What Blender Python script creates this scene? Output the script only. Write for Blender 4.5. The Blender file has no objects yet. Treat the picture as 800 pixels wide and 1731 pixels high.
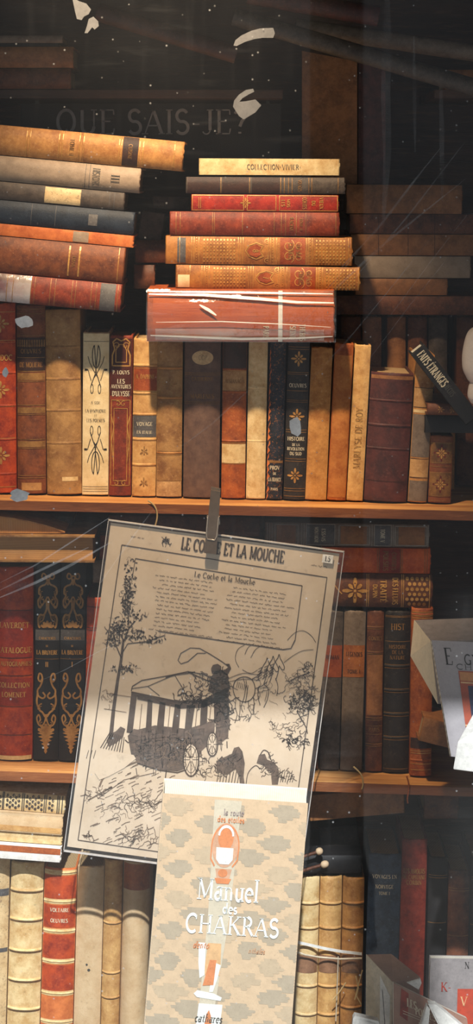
import bpy, math, random
from math import sin, cos, pi, radians as R
from mathutils import Vector, Matrix
random.seed(11)
SC = bpy.context.scene
COL = SC.collection
# ---------------------------------------------------------------- frame
S, HY, CZ, D = 0.0008, 300.0, 1.474, 3.0
def K(Y): return S*(D+Y)/D
def PX(px, Y=0.): return (px-400)*K(Y)
def PZ(py, Y=0.): return CZ-(py-HY)*K(Y)
def W(px, py, Y=0.): return Vector((PX(px, Y), Y, PZ(py, Y)))

# ---------------------------------------------------------------- mesh helper
class MB:
    def __init__(s): s.v=[]; s.f=[]; s.m=[]
    def add(s, vs, fs, mi=0):
        b=len(s.v); s.v+= [tuple(v) for v in vs]; s.f+=[tuple(b+i for i in f) for f in fs]; s.m+=[mi]*len(fs); return s
    def hexa(s, p, mi=0):   # p: 4 front (BL,BR,TR,TL) then 4 back
        return s.add(p, [(0,1,2,3),(5,4,7,6),(4,0,3,7),(1,5,6,2),(3,2,6,7),(4,5,1,0)], mi)
    def box(s, x0,x1,y0,y1,z0,z1, mi=0):
        return s.hexa([(x0,y0,z0),(x1,y0,z0),(x1,y0,z1),(x0,y0,z1),(x0,y1,z0),(x1,y1,z0),(x1,y1,z1),(x0,y1,z1)], mi)
    def tube(s, pts, r, n=8, cap=True):
        pts=[Vector(p) for p in pts]; rs=r if isinstance(r,(list,tuple)) else [r]*len(pts)
        rings=[]; up=Vector((.13,.31,.94))
        for i,p in enumerate(pts):
            t=(pts[min(i+1,len(pts)-1)]-pts[max(i-1,0)]).normalized()
            a=t.cross(up)
            if a.length<1e-4: a=t.cross(Vector((1,0,0)))
            a.normalize(); b=t.cross(a)
            rings.append([p+(a*cos(2*pi*j/n)+b*sin(2*pi*j/n))*rs[i] for j in range(n)])
        vs=[q for ring in rings for q in ring]
        fs=[(i*n+j,i*n+(j+1)%n,(i+1)*n+(j+1)%n,(i+1)*n+j) for i in range(len(pts)-1) for j in range(n)]
        if cap: fs+=[tuple(range(n))[::-1], tuple((len(pts)-1)*n+j for j in range(n))]
        return s.add(vs,fs)
    def lathe(s, prof, n=40, c=(0,0)):
        vs=[(c[0]+r*cos(2*pi*j/n), c[1]+r*sin(2*pi*j/n), z) for r,z in prof for j in range(n)]
        fs=[(i*n+j,i*n+(j+1)%n,(i+1)*n+(j+1)%n,(i+1)*n+j) for i in range(len(prof)-1) for j in range(n)]
        fs+=[tuple(range(n))[::-1], tuple((len(prof)-1)*n+j for j in range(n))]
        return s.add(vs,fs)
    def rib(s, pts, w, mp, step=.004):
        """a flat inked or gilt stroke of width w along 2-D pts, laid on a surface by mp(u,v)"""
        q=[pts[0]]
        for a,b in zip(pts,pts[1:]):
            L=math.hypot(b[0]-a[0],b[1]-a[1]); n=max(1,int(L/step+.5))
            q+=[(a[0]+(b[0]-a[0])*i/n,a[1]+(b[1]-a[1])*i/n) for i in range(1,n+1)]
        closed=math.hypot(q[0][0]-q[-1][0],q[0][1]-q[-1][1])<1e-7 and len(q)>3
        vs=[]; n=len(q)
        for i,p in enumerate(q):
            a=q[i-1] if i else (q[-2] if closed else q[0]); b=q[i+1] if i<n-1 else (q[1] if closed else q[-1])
            dx,dy=b[0]-a[0],b[1]-a[1]; L=math.hypot(dx,dy) or 1
            ww=(w(i/(n-1)) if callable(w) else w)/2
            nx,ny=-dy/L*ww,dx/L*ww
            vs+=[mp(p[0]+nx,p[1]+ny),mp(p[0]-nx,p[1]-ny)]
        return s.add(vs,[(2*i+1,2*i+3,2*i+2,2*i) for i in range(n-1)])
    def poly(s, pts, mp):
        a=sum(p[0]*q[1]-q[0]*p[1] for p,q in zip(pts,pts[1:]+pts[:1]))
        if a<0: pts=pts[::-1]
        return s.add([mp(*p) for p in pts],[tuple(range(len(pts)))])
    def patch(s, u0,u1,v0,v1,mp,nu=10,nv=1):
        vs=[mp(u0+(u1-u0)*i/nu, v0+(v1-v0)*j/nv) for j in range(nv+1) for i in range(nu+1)]
        return s.add(vs,[(j*(nu+1)+i,j*(nu+1)+i+1,(j+1)*(nu+1)+i+1,(j+1)*(nu+1)+i) for j in range(nv) for i in range(nu)])
    def build(s, name, mat, parent=None, smooth=None, label=None):
        if not s.v: return None
        me=bpy.data.meshes.new(name); me.from_pydata(s.v,[],s.f); me.update()
        for m in (mat if isinstance(mat,(list,tuple)) else [mat]): me.materials.append(m)
        me.polygons.foreach_set('material_index', s.m)
        if smooth is not None:
            me.polygons.foreach_set('use_smooth',[True]*len(me.polygons))
            if smooth>0: me.set_sharp_from_angle(angle=R(smooth))
        o=bpy.data.objects.new(name,me); COL.objects.link(o)
        if parent: o.parent=parent
        if label: o['label']=label
        return o
def thing(name,label,cat,loc=(0,0,0),rot=(0,0,0),group=None):
    o=bpy.data.objects.new(name,None); COL.objects.link(o); o.empty_display_size=.02
    o.location=loc; o.rotation_euler=rot; tag(o,label,cat,group); return o
def tag(o,label,cat,group=None):
    o['label']=label; o['category']=cat
    if group: o['group']=group
    return o
def struct(o): o['kind']='structure'; return o

# ---------------------------------------------------------------- materials
def lin(c):
    f=lambda x: x/12.92 if x<=.04045 else ((x+.055)/1.055)**2.4
    return tuple(f(x/255.) for x in c)+(1,)
def newmat(name):
    m=bpy.data.materials.new(name); m.use_nodes=True; nt=m.node_tree; nt.nodes.clear()
    return m,nt,nt.nodes.new('ShaderNodeOutputMaterial')
def N(nt,t,**kw):
    n=nt.nodes.new(t)
    for k,v in kw.items():
        if k in n.inputs: n.inputs[k].default_value=v
        else: setattr(n,k,v)
    return n
def coords(nt, rnd=True, scale=(1,1,1)):
    tc=N(nt,'ShaderNodeTexCoord'); mp=N(nt,'ShaderNodeMapping'); mp.inputs['Scale'].default_value=scale
    nt.links.new(tc.outputs['Object'],mp.inputs['Vector'])
    if not rnd: return mp.outputs[0]
    oi=N(nt,'ShaderNodeObjectInfo'); ml=N(nt,'ShaderNodeMath',operation='MULTIPLY'); ml.inputs[1].default_value=13.7
    nt.links.new(oi.outputs['Random'],ml.inputs[0])
    ad=N(nt,'ShaderNodeVectorMath',operation='ADD'); nt.links.new(mp.outputs[0],ad.inputs[0]); nt.links.new(ml.outputs[0],ad.inputs[1])
    return ad.outputs[0]
def mixc(nt,fac,a,b,blend='MIX'):
    n=N(nt,'ShaderNodeMix',data_type='RGBA',blend_type=blend)
    for i,x in ((0,fac),(6,a),(7,b)):
        if hasattr(x,'links'): nt.links.new(x,n.inputs[i])
        else: n.inputs[i].default_value=x
    return n.outputs[2]
def ramp(nt,src,p0,p1,c0=0.,c1=1.):
    r=N(nt,'ShaderNodeMapRange'); r.inputs[1].default_value=p0; r.inputs[2].default_value=p1; r.inputs[3].default_value=c0; r.inputs[4].default_value=c1
    nt.links.new(src,r.inputs[0]); return r.outputs[0]
MC={}
def worn(name,c1,c2=None,c3=None,rough=.55,scale=55,bump=.25,spec=.35,fleck=.5,metal=0.,stretch=(1,1,1)):
    """old leather / cloth / paper: two tones in blotches, small pale or dark scuffs, grain"""
    if name in MC: return MC[name]
    c2=c2 or tuple(x*.62 for x in c1); c3=c3 or tuple(min(255,x*1.3+18) for x in c1)
    m,nt,out=newmat(name); v=coords(nt,scale=stretch)
    n1=N(nt,'ShaderNodeTexNoise',Scale=scale,Detail=6.,Roughness=.65); nt.links.new(v,n1.inputs['Vector'])
    n2=N(nt,'ShaderNodeTexNoise',Scale=scale*5.5,Detail=5.,Roughness=.7); nt.links.new(v,n2.inputs['Vector'])
    n3=N(nt,'ShaderNodeTexNoise',Scale=scale*22,Detail=3.); nt.links.new(v,n3.inputs['Vector'])
    a=mixc(nt,ramp(nt,n1.outputs[0],.38,.66),lin(c1),lin(c2))
    b=mixc(nt,ramp(nt,n2.outputs[0],.55,.74,0,fleck),a,lin(c3))
    c=mixc(nt,ramp(nt,n2.outputs[0],.42,.28,0,fleck),b,lin(tuple(x*.45 for x in c1)))
    p=N(nt,'ShaderNodeBsdfPrincipled',Roughness=rough,Metallic=metal); p.inputs['Specular IOR Level'].default_value=spec
    nt.links.new(c,p.inputs['Base Color'])
    ad=N(nt,'ShaderNodeMath',operation='ADD'); nt.links.new(n2.outputs[0],ad.inputs[0]); nt.links.new(n3.outputs[0],ad.inputs[1])
    bp=N(nt,'ShaderNodeBump',Strength=bump,Distance=.0012); nt.links.new(ad.outputs[0],bp.inputs['Height']); nt.links.new(bp.outputs[0],p.inputs['Normal'])
    nt.links.new(p.outputs[0],out.inputs[0]); MC[name]=m; return m
def plain(name,c,rough=.6,metal=0.,spec=.4,var=.12):
    return worn(name,c,tuple(x*(1-var) for x in c),tuple(min(255,x*(1+var)) for x in c),rough=rough,metal=metal,spec=spec,fleck=.4,bump=.06,scale=90)
def paged(name,c1,c2,sc=900):
    if name in MC: return MC[name]
    m,nt,out=newmat(name); tc=coords(nt,True)
    w=N(nt,'ShaderNodeTexWave',wave_type='BANDS',bands_direction='X',Scale=sc/3.,Distortion=3.,Detail=3.); w.inputs['Detail Scale'].default_value=.05
    nt.links.new(tc,w.inputs['Vector'])
    n=N(nt,'ShaderNodeTexNoise',Scale=60.,Detail=4.); nt.links.new(tc,n.inputs['Vector'])
    a=mixc(nt,ramp(nt,w.outputs[1],.1,.9),lin(c2),lin(c1)); b=mixc(nt,ramp(nt,n.outputs[0],.5,.75,0,.5),a,lin(c2))
    p=N(nt,'ShaderNodeBsdfPrincipled',Roughness=.9); nt.links.new(b,p.inputs['Base Color'])
    bp=N(nt,'ShaderNodeBump',Strength=.3,Distance=.0006); nt.links.new(w.outputs[1],bp.inputs['Height']); nt.links.new(bp.outputs[0],p.inputs['Normal'])
    nt.links.new(p.outputs[0],out.inputs[0]); MC[name]=m; return m
def clearfilm(name,veil,tint=(235,235,230),gloss=.09,rough=.12,patchy=0.):
    """clear plastic or dusty film: mostly see-through, a thin dusty veil and a sheen"""
    if name in MC: return MC[name]
    m,nt,out=newmat(name); v=coords(nt,False)
    tr=N(nt,'ShaderNodeBsdfTransparent'); df=N(nt,'ShaderNodeBsdfDiffuse',Color=lin(tint)); gl=N(nt,'ShaderNodeBsdfGlossy',Roughness=rough)
    n=N(nt,'ShaderNodeTexNoise',Scale=25.,Detail=5.); nt.links.new(v,n.inputs['Vector'])
    bp=N(nt,'ShaderNodeBump',Strength=.6,Distance=.004); nt.links.new(n.outputs[0],bp.inputs['Height']); nt.links.new(bp.outputs[0],gl.inputs['Normal'])
    m1=N(nt,'ShaderNodeMixShader'); m2=N(nt,'ShaderNodeMixShader')
    nt.links.new(ramp(nt,n.outputs[0],.35,.7,veil*(1-patchy),veil*(1+patchy)),m1.inputs[0]); nt.links.new(tr.outputs[0],m1.inputs[1]); nt.links.new(df.outputs[0],m1.inputs[2])
    m2.inputs[0].default_value=gloss; nt.links.new(m1.outputs[0],m2.inputs[1]); nt.links.new(gl.outputs[0],m2.inputs[2])
    nt.links.new(m2.outputs[0],out.inputs[0]); MC[name]=m; return m

GOLD=worn('gilt',(196,144,70),(150,100,42),(235,195,120),rough=.42,metal=.25,spec=.6,bump=.05)
GOLDD=worn('dull_gilt',(150,108,58),(104,68,34),(190,150,90),rough=.5,metal=.15,bump=.05)
CREAMINK=plain('cream_ink',(215,200,170))
BLACKINK=plain('black_ink',(38,34,32))
GREYINK=plain('grey_ink',(70,66,60))
LABR=worn('russet_label',(150,70,28),(120,48,18),(190,110,60))
LABD=worn('dark_label',(58,34,26),(40,24,18),(95,66,50))
LABT=worn('tan_label',(186,142,88),(150,104,58),(215,180,130))
LABG=worn('grey_label',(92,88,86),(70,66,66),(140,136,130))
PAGES=paged('old_pages',(196,166,118),(128,94,56))
PAGEW=paged('white_pages',(226,220,206),(176,166,148))
M=dict(
 redorange=worn('red_orange_leather',(178,66,20),(122,32,12),(214,112,50)),
 brown=worn('brown_leather',(128,70,36),(84,42,24),(170,112,68)),
 dbrown=worn('dark_brown_leather',(104,58,34),(66,36,22),(144,94,60)),
 redbrown=worn('red_brown_leather',(134,52,28),(86,30,18),(176,96,60)),
 chestnut=worn('chestnut_leather',(166,86,34),(116,52,22),(206,136,76)),
 tan=worn('tan_calf',(188,132,70),(146,92,44),(216,172,110)),
 tanlight=worn('light_tan_calf',(206,160,98),(170,120,66),(230,196,142)),
 vellum=worn('vellum',(196,156,104),(158,112,66),(222,188,142)),
 vellumd=worn('dirty_vellum',(170,128,76),(120,80,44),(204,166,112),scale=35),
 cream=worn('cream_cloth',(226,204,160),(206,178,130),(238,222,186),fleck=.3),
 creamv=worn('cream_vellum',(222,194,142),(188,148,92),(236,216,176)),
 grey=worn('grey_brown_cloth',(120,102,86),(96,80,66),(146,128,110),scale=90),
 greyd=worn('dark_grey_cloth',(84,72,62),(58,48,42),(116,100,88),scale=90),
 purple=worn('aubergine_cloth',(104,78,64),(80,58,50),(130,104,88),scale=80,fleck=.25),
 black=worn('black_cloth',(28,25,25),(18,16,17),(56,50,46)),
 blackw=worn('worn_black_leather',(44,38,34),(24,21,20),(98,76,56)),
 navy=worn('navy_cloth',(50,66,88),(30,40,56),(90,104,120)),
 navyd=worn('dark_navy_cloth',(36,44,56),(22,28,38),(66,74,84)),
 navymarb=worn('marbled_navy',(34,40,52),(14,17,22),(186,112,44),scale=70,fleck=.9),
 red=worn('red_leather',(158,38,22),(112,22,14),(196,84,56)),
 redcloth=worn('red_cloth',(150,48,30),(104,28,18),(180,80,56),scale=90,fleck=.3),
 maroon=worn('maroon_leather',(84,40,34),(54,26,24),(120,76,64)),
 gilded=worn('gilded_calf',(168,108,46),(122,70,28),(206,154,84)),
 orange=worn('orange_paper',(206,116,58),(168,82,36),(226,150,96),fleck=.3),
 dimbrown=worn('dim_brown_board',(150,98,56),(112,70,38),(176,124,80)),
 palegrey=worn('pale_grey_board',(160,138,116),(136,116,96),(180,160,138),fleck=.3),
 marb=worn('marbled_paper',(214,186,140),(184,150,104),(90,70,54),scale=45,fleck=.9),
 whitep=plain('white_card',(226,222,214),rough=.7),
 beige=plain('beige_card',(206,190,164),rough=.7),
 greycard=plain('grey_card',(138,130,128),rough=.6),
 sungrey=worn('buff_paper',(208,178,138),(190,156,114),(222,198,164),fleck=.3,scale=40),
)

# ---------------------------------------------------------------- stroke lettering with serifs
def arc(cx,cy,rx,ry,a0,a1,n=12): return [(cx+rx*cos(R(a0+(a1-a0)*i/n)),cy+ry*sin(R(a0+(a1-a0)*i/n))) for i in range(n+1)]
h,l=1,.4    # relative stroke weights: heavy and light
GL={
'A':(.82,[(l,[(.06,0),(.4,1)]),(h,[(.4,1),(.74,0)]),(l,[(.18,.34),(.6,.34)])]),
'B':(.72,[(h,[(.16,0),(.16,1)]),(l,[(.16,1),(.36,1)]),(h,arc(.36,.76,.2,.24,90,-90)),(l,[(.16,.52),(.38,.52)]),(h,arc(.38,.26,.25,.26,90,-90)),(l,[(.16,0),(.38,0)])]),
'C':(.76,[(h,arc(.42,.5,.34,.5,50,310,20)),(l,[(.64,.72),(.66,.98)])]),
'D':(.8,[(h,[(.16,0),(.16,1)]),(l,[(.16,1),(.34,1)]),(h,arc(.34,.5,.38,.5,90,-90,16)),(l,[(.16,0),(.34,0)])]),
'E':(.68,[(h,[(.16,0),(.16,1)]),(l,[(.16,1),(.58,1),(.6,.8)]),(l,[(.16,.52),(.46,.52)]),(l,[(.16,0),(.58,0),(.62,.22)])]),
'F':(.62,[(h,[(.16,0),(.16,1)]),(l,[(.16,1),(.56,1),(.58,.8)]),(l,[(.16,.52),(.44,.52)])]),
'G':(.8,[(h,arc(.42,.5,.34,.5,50,320,20)),(h,[(.66,.05),(.66,.42)]),(l,[(.5,.42),(.76,.42)])]),
'H':(.84,[(h,[(.16,0),(.16,1)]),(h,[(.68,0),(.68,1)]),(l,[(.16,.52),(.68,.52)])]),
'I':(.34,[(h,[(.17,0),(.17,1)])]),
'J':(.46,[(h,[(.3,1),(.3,.15)]),(l,arc(.15,.15,.15,.17,0,-160,8))]),
'K':(.8,[(h,[(.16,0),(.16,1)]),(l,[(.66,1),(.16,.42)]),(h,[(.32,.58),(.72,0)])]),
'L':(.64,[(h,[(.16,0),(.16,1)]),(l,[(.16,0),(.56,0),(.6,.25)])]),
'M':(1.,[(l,[(.16,0),(.16,1)]),(h,[(.16,1),(.5,.08)]),(l,[(.5,.08),(.84,1)]),(h,[(.84,1),(.84,0)])]),
'N':(.84,[(l,[(.14,0),(.14,1)]),(h,[(.14,1),(.68,0)]),(l,[(.68,0),(.68,1)])]),
'O':(.84,[(h,arc(.42,.5,.34,.5,90,450,24))]),
'P':(.66,[(h,[(.16,0),(.16,1)]),(l,[(.16,1),(.34,1)]),(h,arc(.34,.73,.22,.27,90,-90)),(l,[(.16,.46),(.34,.46)])]),
'Q':(.86,[(h,arc(.42,.5,.34,.5,90,450,24)),(h,[(.4,.16),(.76,-.16)])]),
'R':(.74,[(h,[(.16,0),(.16,1)]),(l,[(.16,1),(.34,1)]),(h,arc(.34,.75,.22,.25,90,-90)),(l,[(.16,.5),(.34,.5)]),(h,[(.36,.5),(.68,0)])]),
'S':(.62,[(h,arc(.31,.75,.22,.25,30,250,12)+arc(.31,.26,.24,.26,80,-150,12))]),
'T':(.7,[(h,[(.35,0),(.35,1)]),(l,[(.04,.8),(.06,1),(.64,1),(.66,.8)])]),
'U':(.8,[(h,[(.16,1),(.16,.3)]+arc(.4,.3,.24,.3,180,360,12)),(l,[(.64,.3),(.64,1)])]),
'V':(.8,[(h,[(.08,1),(.4,0)]),(l,[(.4,0),(.72,1)])]),
'X':(.8,[(h,[(.1,1),(.7,0)]),(l,[(.7,1),(.1,0)])]),
'Y':(.76,[(h,[(.08,1),(.38,.48)]),(l,[(.68,1),(.38,.48)]),(h,[(.38,.48),(.38,0)])]),
'Z':(.7,[(l,[(.1,1),(.6,1)]),(h,[(.6,1),(.1,0)]),(l,[(.1,0),(.62,0),(.64,.2)])]),
'-':(.42,[(l,[(.08,.4),(.34,.4)])]), "'":(.2,[(h,[(.1,1),(.06,.76)])]), '.':(.24,[(h,[(.1,0),(.1,.08)])]), '?':(.56,[(h,arc(.27,.76,.2,.24,160,-60,12)+[(.27,.3)]),(h,[(.27,0),(.27,.08)])]),
'+':(.5,[(l,[(.08,.45),(.42,.45)]),(l,[(.25,.28),(.25,.62)])]),'1':(.4,[(h,[(.2,0),(.2,1)])]),'8':(.56,[(h,arc(.28,.75,.18,.25,90,450,16)),(h,arc(.28,.25,.22,.25,90,450,16))]),'7':(.5,[(l,[(.06,1),(.46,1)]),(h,[(.46,1),(.18,0)])]),'5':(.54,[(l,[(.46,1),(.14,1),(.12,.55)]),(h,arc(.24,.3,.24,.3,110,-140,14))]),
'a':(.5,[(h,[(.36,.62),(.36,0)]),(l,arc(.24,.5,.14,.14,0,160,8)),(h,arc(.2,.18,.16,.18,70,360,12))]),
'c':(.46,[(h,arc(.25,.31,.2,.31,50,310,14))]),
'd':(.56,[(h,arc(.24,.3,.18,.3,90,450,16)),(h,[(.43,1.08),(.43,0)])]),
'e':(.48,[(h,arc(.25,.31,.2,.31,0,310,16)),(l,[(.05,.33),(.45,.33)])]),
'h':(.56,[(h,[(.12,0),(.12,1.05)]),(l,arc(.27,.42,.15,.2,170,0,8)),(h,[(.42,.42),(.42,0)])]),
'l':(.26,[(h,[(.13,0),(.13,1.08)])]),
'n':(.56,[(h,[(.12,0),(.12,.62)]),(l,arc(.27,.42,.15,.2,170,0,8)),(h,[(.42,.42),(.42,0)])]),
'o':(.52,[(h,arc(.26,.31,.2,.31,90,450,18))]),
's':(.4,[(h,arc(.2,.46,.13,.16,30,250,8)+arc(.2,.16,.15,.16,80,-150,8))]),
't':(.36,[(h,[(.16,.88),(.16,.1),(.3,.02)]),(l,[(.02,.62),(.3,.62)])]),
'u':(.56,[(h,[(.12,.62),(.12,.2)]+arc(.26,.2,.14,.2,180,330,8)),(h,[(.44,.62),(.44,0)])]),
'i':(.26,[(h,[(.13,0),(.13,.62)]),(h,[(.13,.82),(.13,.92)])]),
'r':(.4,[(h,[(.12,0),(.12,.62)]),(l,[(.12,.4),(.24,.6),(.38,.58)])]),
' ':(.36,[]),
}
GL['É']=(GL['E'][0],GL['E'][1]+[(l,[(.3,1.12),(.46,1.3)])])
GL['Ï']=(GL['I'][0],GL['I'][1]+[(h,[(.06,1.15),(.06,1.25)]),(h,[(.28,1.15),(.28,1.25)])])
def lettering(txt,size,cx=0.,cy=0.,wide=1.,weight=.13,serif=True,track=.05,maxw=None,slab=False,slant=0.):
    """strokes [(pts,w)] for txt, cap height size, centred on (cx,cy)"""
    adv=sum(GL[c][0]+track for c in txt)-track
    if maxw and adv*wide*size>maxw: wide=maxw/(adv*size)
    x=-adv/2; out=[]
    for c in txt:
        a,st=GL[c]
        for wt,pts in st:
            ww=weight*(1 if wt==h else (.75 if slab else .42))
            f=lambda p:(cx+(x+p[0]+slant*p[1])*size*wide, cy+(p[1]-.5)*size)
            out.append(([f(p) for p in pts],ww*size*min(1,.4+.6*wide)))
            if serif and len(pts)==2 and abs(pts[0][1]-pts[1][1])>.5:
                for p in pts:
                    if p[1] in (0,1,1.05,1.08,.62): out.append(([f((p[0]-.13,p[1])),f((p[0]+.13,p[1]))],weight*(.7 if slab else .32)*size))
        x+=a+track
    return out
def rot(st,ang,cx=0,cy=0):
    c,s=cos(ang),sin(ang)
    return [([(cx+(x-cx)*c-(y-cy)*s,cy+(x-cx)*s+(y-cy)*c) for x,y in p],w) for p,w in st]

# ---------------------------------------------------------------- ornaments in (u,v)
def petal(cx,cy,a,r0,r1,w):
    return [(cx+r*cos(a)-o*sin(a), cy+r*sin(a)+o*cos(a)) for r,o in ((r0,0),((r0+r1)/2,w),(r1*.92,w*.7),(r1,0),(r1*.92,-w*.7),((r0+r1)/2,-w))]
def fleuron(cx,cy,r,n=8,rx=1.):
    P=[]
    for k in range(n):
        a=2*pi*k/n+pi/2; rr=r if k%2==0 else r*.72
        P.append([(cx+(x-cx)*rx,y) for x,y in petal(cx,cy,a,r*.16,rr,r*.15)])
    P.append([(cx+r*.12*cos(t*pi/3),cy+r*.12*sin(t*pi/3)) for t in range(6)])
    return [('p',p) for p in P]
def diaper(u0,u1,v0,v1,s,w):
    O=[]; nu=max(2,int((u1-u0)/s)); nv=max(2,int((v1-v0)/s)); du=(u1-u0)/nu; dv=(v1-v0)/nv
    for i in range(nu):
        for j in range(nv):
            a,b=u0+(i+.5)*du,v0+(j+.5)*dv
            O.append(('p',[(a-du*.33,b),(a,b-dv*.33),(a+du*.33,b),(a,b+dv*.33)]))
            if i and j: O.append(('p',[(u0+i*du+w*cos(t*pi/2),v0+j*dv+w*sin(t*pi/2)) for t in range(4)]))
    return O
def strips(vs,t,w): return [('r',[(-t/2*.97,v),(t/2*.97,v)],w) for v in vs]
def spiral(cx,cy,r,a0,turns,sgn=1,n=22):
    return [(cx+r*(1-.8*i/n)*cos(a0+sgn*turns*2*pi*i/n),cy+r*(1-.8*i/n)*sin(a0+sgn*turns*2*pi*i/n)) for i in range(n+1)]

# ---------------------------------------------------------------- books
class Book:
    """x0,x1,y0,y1: where the spine is seen; upright or lying. local: X across the spine, Z along it, Y into the shelf"""
    def __init__(b,lying,x0,x1,y0,y1,ang,Y,d,mat,label,group,name='leather_book',bulge=.16,pages=None,cat='book',z=None,overhang=.003,foreedge=False,ragged=.0008,soft=False,Yr=None):
        Yr=Y if Yr is None else Yr; k=K(Yr); b.k=k; b.lying=lying; b.x0,b.y1=x0,y1
        if lying:
            b.t=(y1-y0)*k; b.h=(x1-x0)*k/cos(R(ang)); loc=W(x0,(y0+y1)/2,Yr); loc.y=Y; a=R(90+ang)
        else:
            b.t=(x1-x0)*k; b.h=(y1-y0)*k/cos(R(ang)); loc=W((x0+x1)/2,y1,Y); a=R(ang)
        if z is not None: loc.z=z
        b.root=thing(name,label,cat,loc,(0,a,0),group); b.mat=mat; b.d=d
        t,H=b.t,b.h; b.b=bulge*t if not soft else .03*t; b.fe=foreedge
        wl=min(.0025,t*.12)
        n=14; outer=[]
        if foreedge:
            # the fore-edge faces out: boards project past the page block
            for s in (-1,1):
                m=MB(); m.box(*( (-t/2,-t/2+wl) if s<0 else (t/2-wl,t/2)),0,d,0,H); m.build('cover_board',mat,b.root)
            MB().box(-t/2+wl,t/2-wl,d-.003,d,0,H).build('spine',mat,b.root)
            m=MB(); nn=12; vs=[]; fs=[]
            for zz in (.003,H-.003):
                for i in range(nn+1):
                    u=-t/2+wl+.0002+(t-2*wl-.0004)*i/nn; q=2*i/nn-1
                    vs.append((u,.004+.006*(1-q*q),zz))
                vs+=[(t/2-wl-.0002,d-.0035,zz),(-t/2+wl+.0002,d-.0035,zz)]
            L=nn+3
            fs=[(i,(i+1)%L,L+(i+1)%L,L+i) for i in range(L)]+[tuple(range(L))[::-1],tuple(range(L,2*L))]
            m.add(vs,fs).build('page_block',pages or PAGES,b.root,smooth=30)
            return
        outer=[(-t/2,d),(-t/2,.0075),(-t/2+min(.0007,t*.05),.0055),(-t/2,.0035)]
        outer+=[(-t/2+t*i/n,b.sy(-t/2+t*i/n)) for i in range(n+1)]
        outer+=[(t/2,.0035),(t/2-min(.0007,t*.05),.0055),(t/2,.0075),(t/2,d)]
        inner=[(t/2-wl,d),(t/2-wl,.004)]+[(t/2-wl-(t-2*wl)*i/n,b.sy(t/2-wl-(t-2*wl)*i/n)*.8+.0032) for i in range(1,n)]+[(-t/2+wl,.004),(-t/2+wl,d)]
        loop=outer+inner; L=len(loop); m=MB(); vs=[]; zs=[0,.0015,.006,H*.25,H*.5,H*.75,H-.006,H-.0015,H]
        rg=[random.uniform(-1,1) for _ in range(L)]; rg2=[random.uniform(-1,1) for _ in range(L)]
        for q,zz in enumerate(zs):
            for i,(x,y) in enumerate(loop):
                z_=zz
                if i<len(outer) and y<.003:
                    cap=1-(2*x/t)**2
                    if q==len(zs)-1: z_+= ragged*rg[i]-.0006*(1-cap)
                    if q==0: z_+= ragged*.5*(rg2[i]+1)
                    if q in (0,len(zs)-1): y+=.0012
                vs.append((x,y,z_))
        fs=[(q*L+i,q*L+(i+1)%L,(q+1)*L+(i+1)%L,(q+1)*L+i) for q in range(len(zs)-1) for i in range(L)]
        no=len(outer); ni=len(inner)
        for base,flip in ((0,1),((len(zs)-1)*L,0)):
            # cap: bridge outer and inner loops
            idx=[]
            o=[base+i for i in range(no)]; inn=[base+L-1-i for i in range(ni)]
            # resample: pair by nearest
            i=j=0
            while i<no-1 or j<ni-1:
                if j>=ni-1 or (i<no-1 and (i+1)/(no-1)<=(j+1)/(ni-1)): f=(o[i],o[i+1],inn[j]); i+=1
                else: f=(o[i],inn[j+1],inn[j]); j+=1
                fs.append(f if flip==0 else f[::-1])
        m.add(vs,fs); b.cover=m.build('cover',mat,b.root,smooth=38)
        e=.0004 if not soft else 0.
        MB().box(-t/2+wl+.0002,t/2-wl-.0002,.0052,d-(overhang if not soft else .0002),overhang*(not soft),H-overhang*(not soft)-(.0004 if soft else 0)).build('page_block',pages or PAGES,b.root)
    def sy(b,u): return -b.b*(1-min(1,abs(2*u/b.t))**2.4)
    def v(b,p): return (p-b.x0)*b.k if b.lying else (b.y1-p)*b.k
    def mp(b,eps):
        return lambda u,v:(u, (b.sy(u) if not b.fe else 0)-eps, v)
    def bands(b,ps,hw=4,mat=None,prop=.0016):
        """raised cords across the spine"""
        for p in ps:
            v=b.v(p); hv=hw*b.k/2; m=MB(); vs=[]; n=12; pr=[(-hv,.0),(-hv*.6,.75),(0,1),(hv*.6,.75),(hv,0)]
            for dv,e in pr:
                for i in range(n+1):
                    u=-b.t/2+b.t*i/n; vs.append((u,b.sy(u)+.0003-prop*e-.0002,v+dv))
            m.add(vs,[(j*(n+1)+i,j*(n+1)+i+1,(j+1)*(n+1)+i+1,(j+1)*(n+1)+i) for j in range(4) for i in range(n)])
            m.build('raised_band',mat or b.mat,b.root,smooth=60)
        return b
    def lab(b,p0,p1,mat,fu=.98,name='title_label',uo=0,label=None,eps=.00035):
        v0,v1=sorted((b.v(p0),b.v(p1))); m=MB(); m.patch(-b.t/2*fu+uo,b.t/2*fu+uo,v0,v1,b.mp(eps),12,2); m.build(name,mat,b.root,smooth=60,label=label); return b
    def gilt(b,items,mat=GOLD,name='gilt_pattern'):
        m=MB(); f=b.mp(.0006)
        for it in items:
            if it[0]=='p': m.poly(it[1],f)
            else: m.rib(it[1],it[2],f,step=max(.0015,b.t/10))
        m.build(name,mat,b.root); return b
    def runs(b,items,key,gap=.45):
        """neighbouring marks on the spine belong together; far ones become marks of their own"""
        out=[]
        for it in sorted(items,key=key):
            if out and key(it)-key(out[-1][-1])<gap*b.t/b.k: out[-1].append(it)
            else: out.append([it])
        return out
    def lines(b,ps,w=.8,mat=GOLD,name='gilt_stripe'):
        for g in b.runs(ps,lambda p:p): b.gilt(strips([b.v(p) for p in g],b.t,w*b.k),mat,name)
        return b
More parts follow.
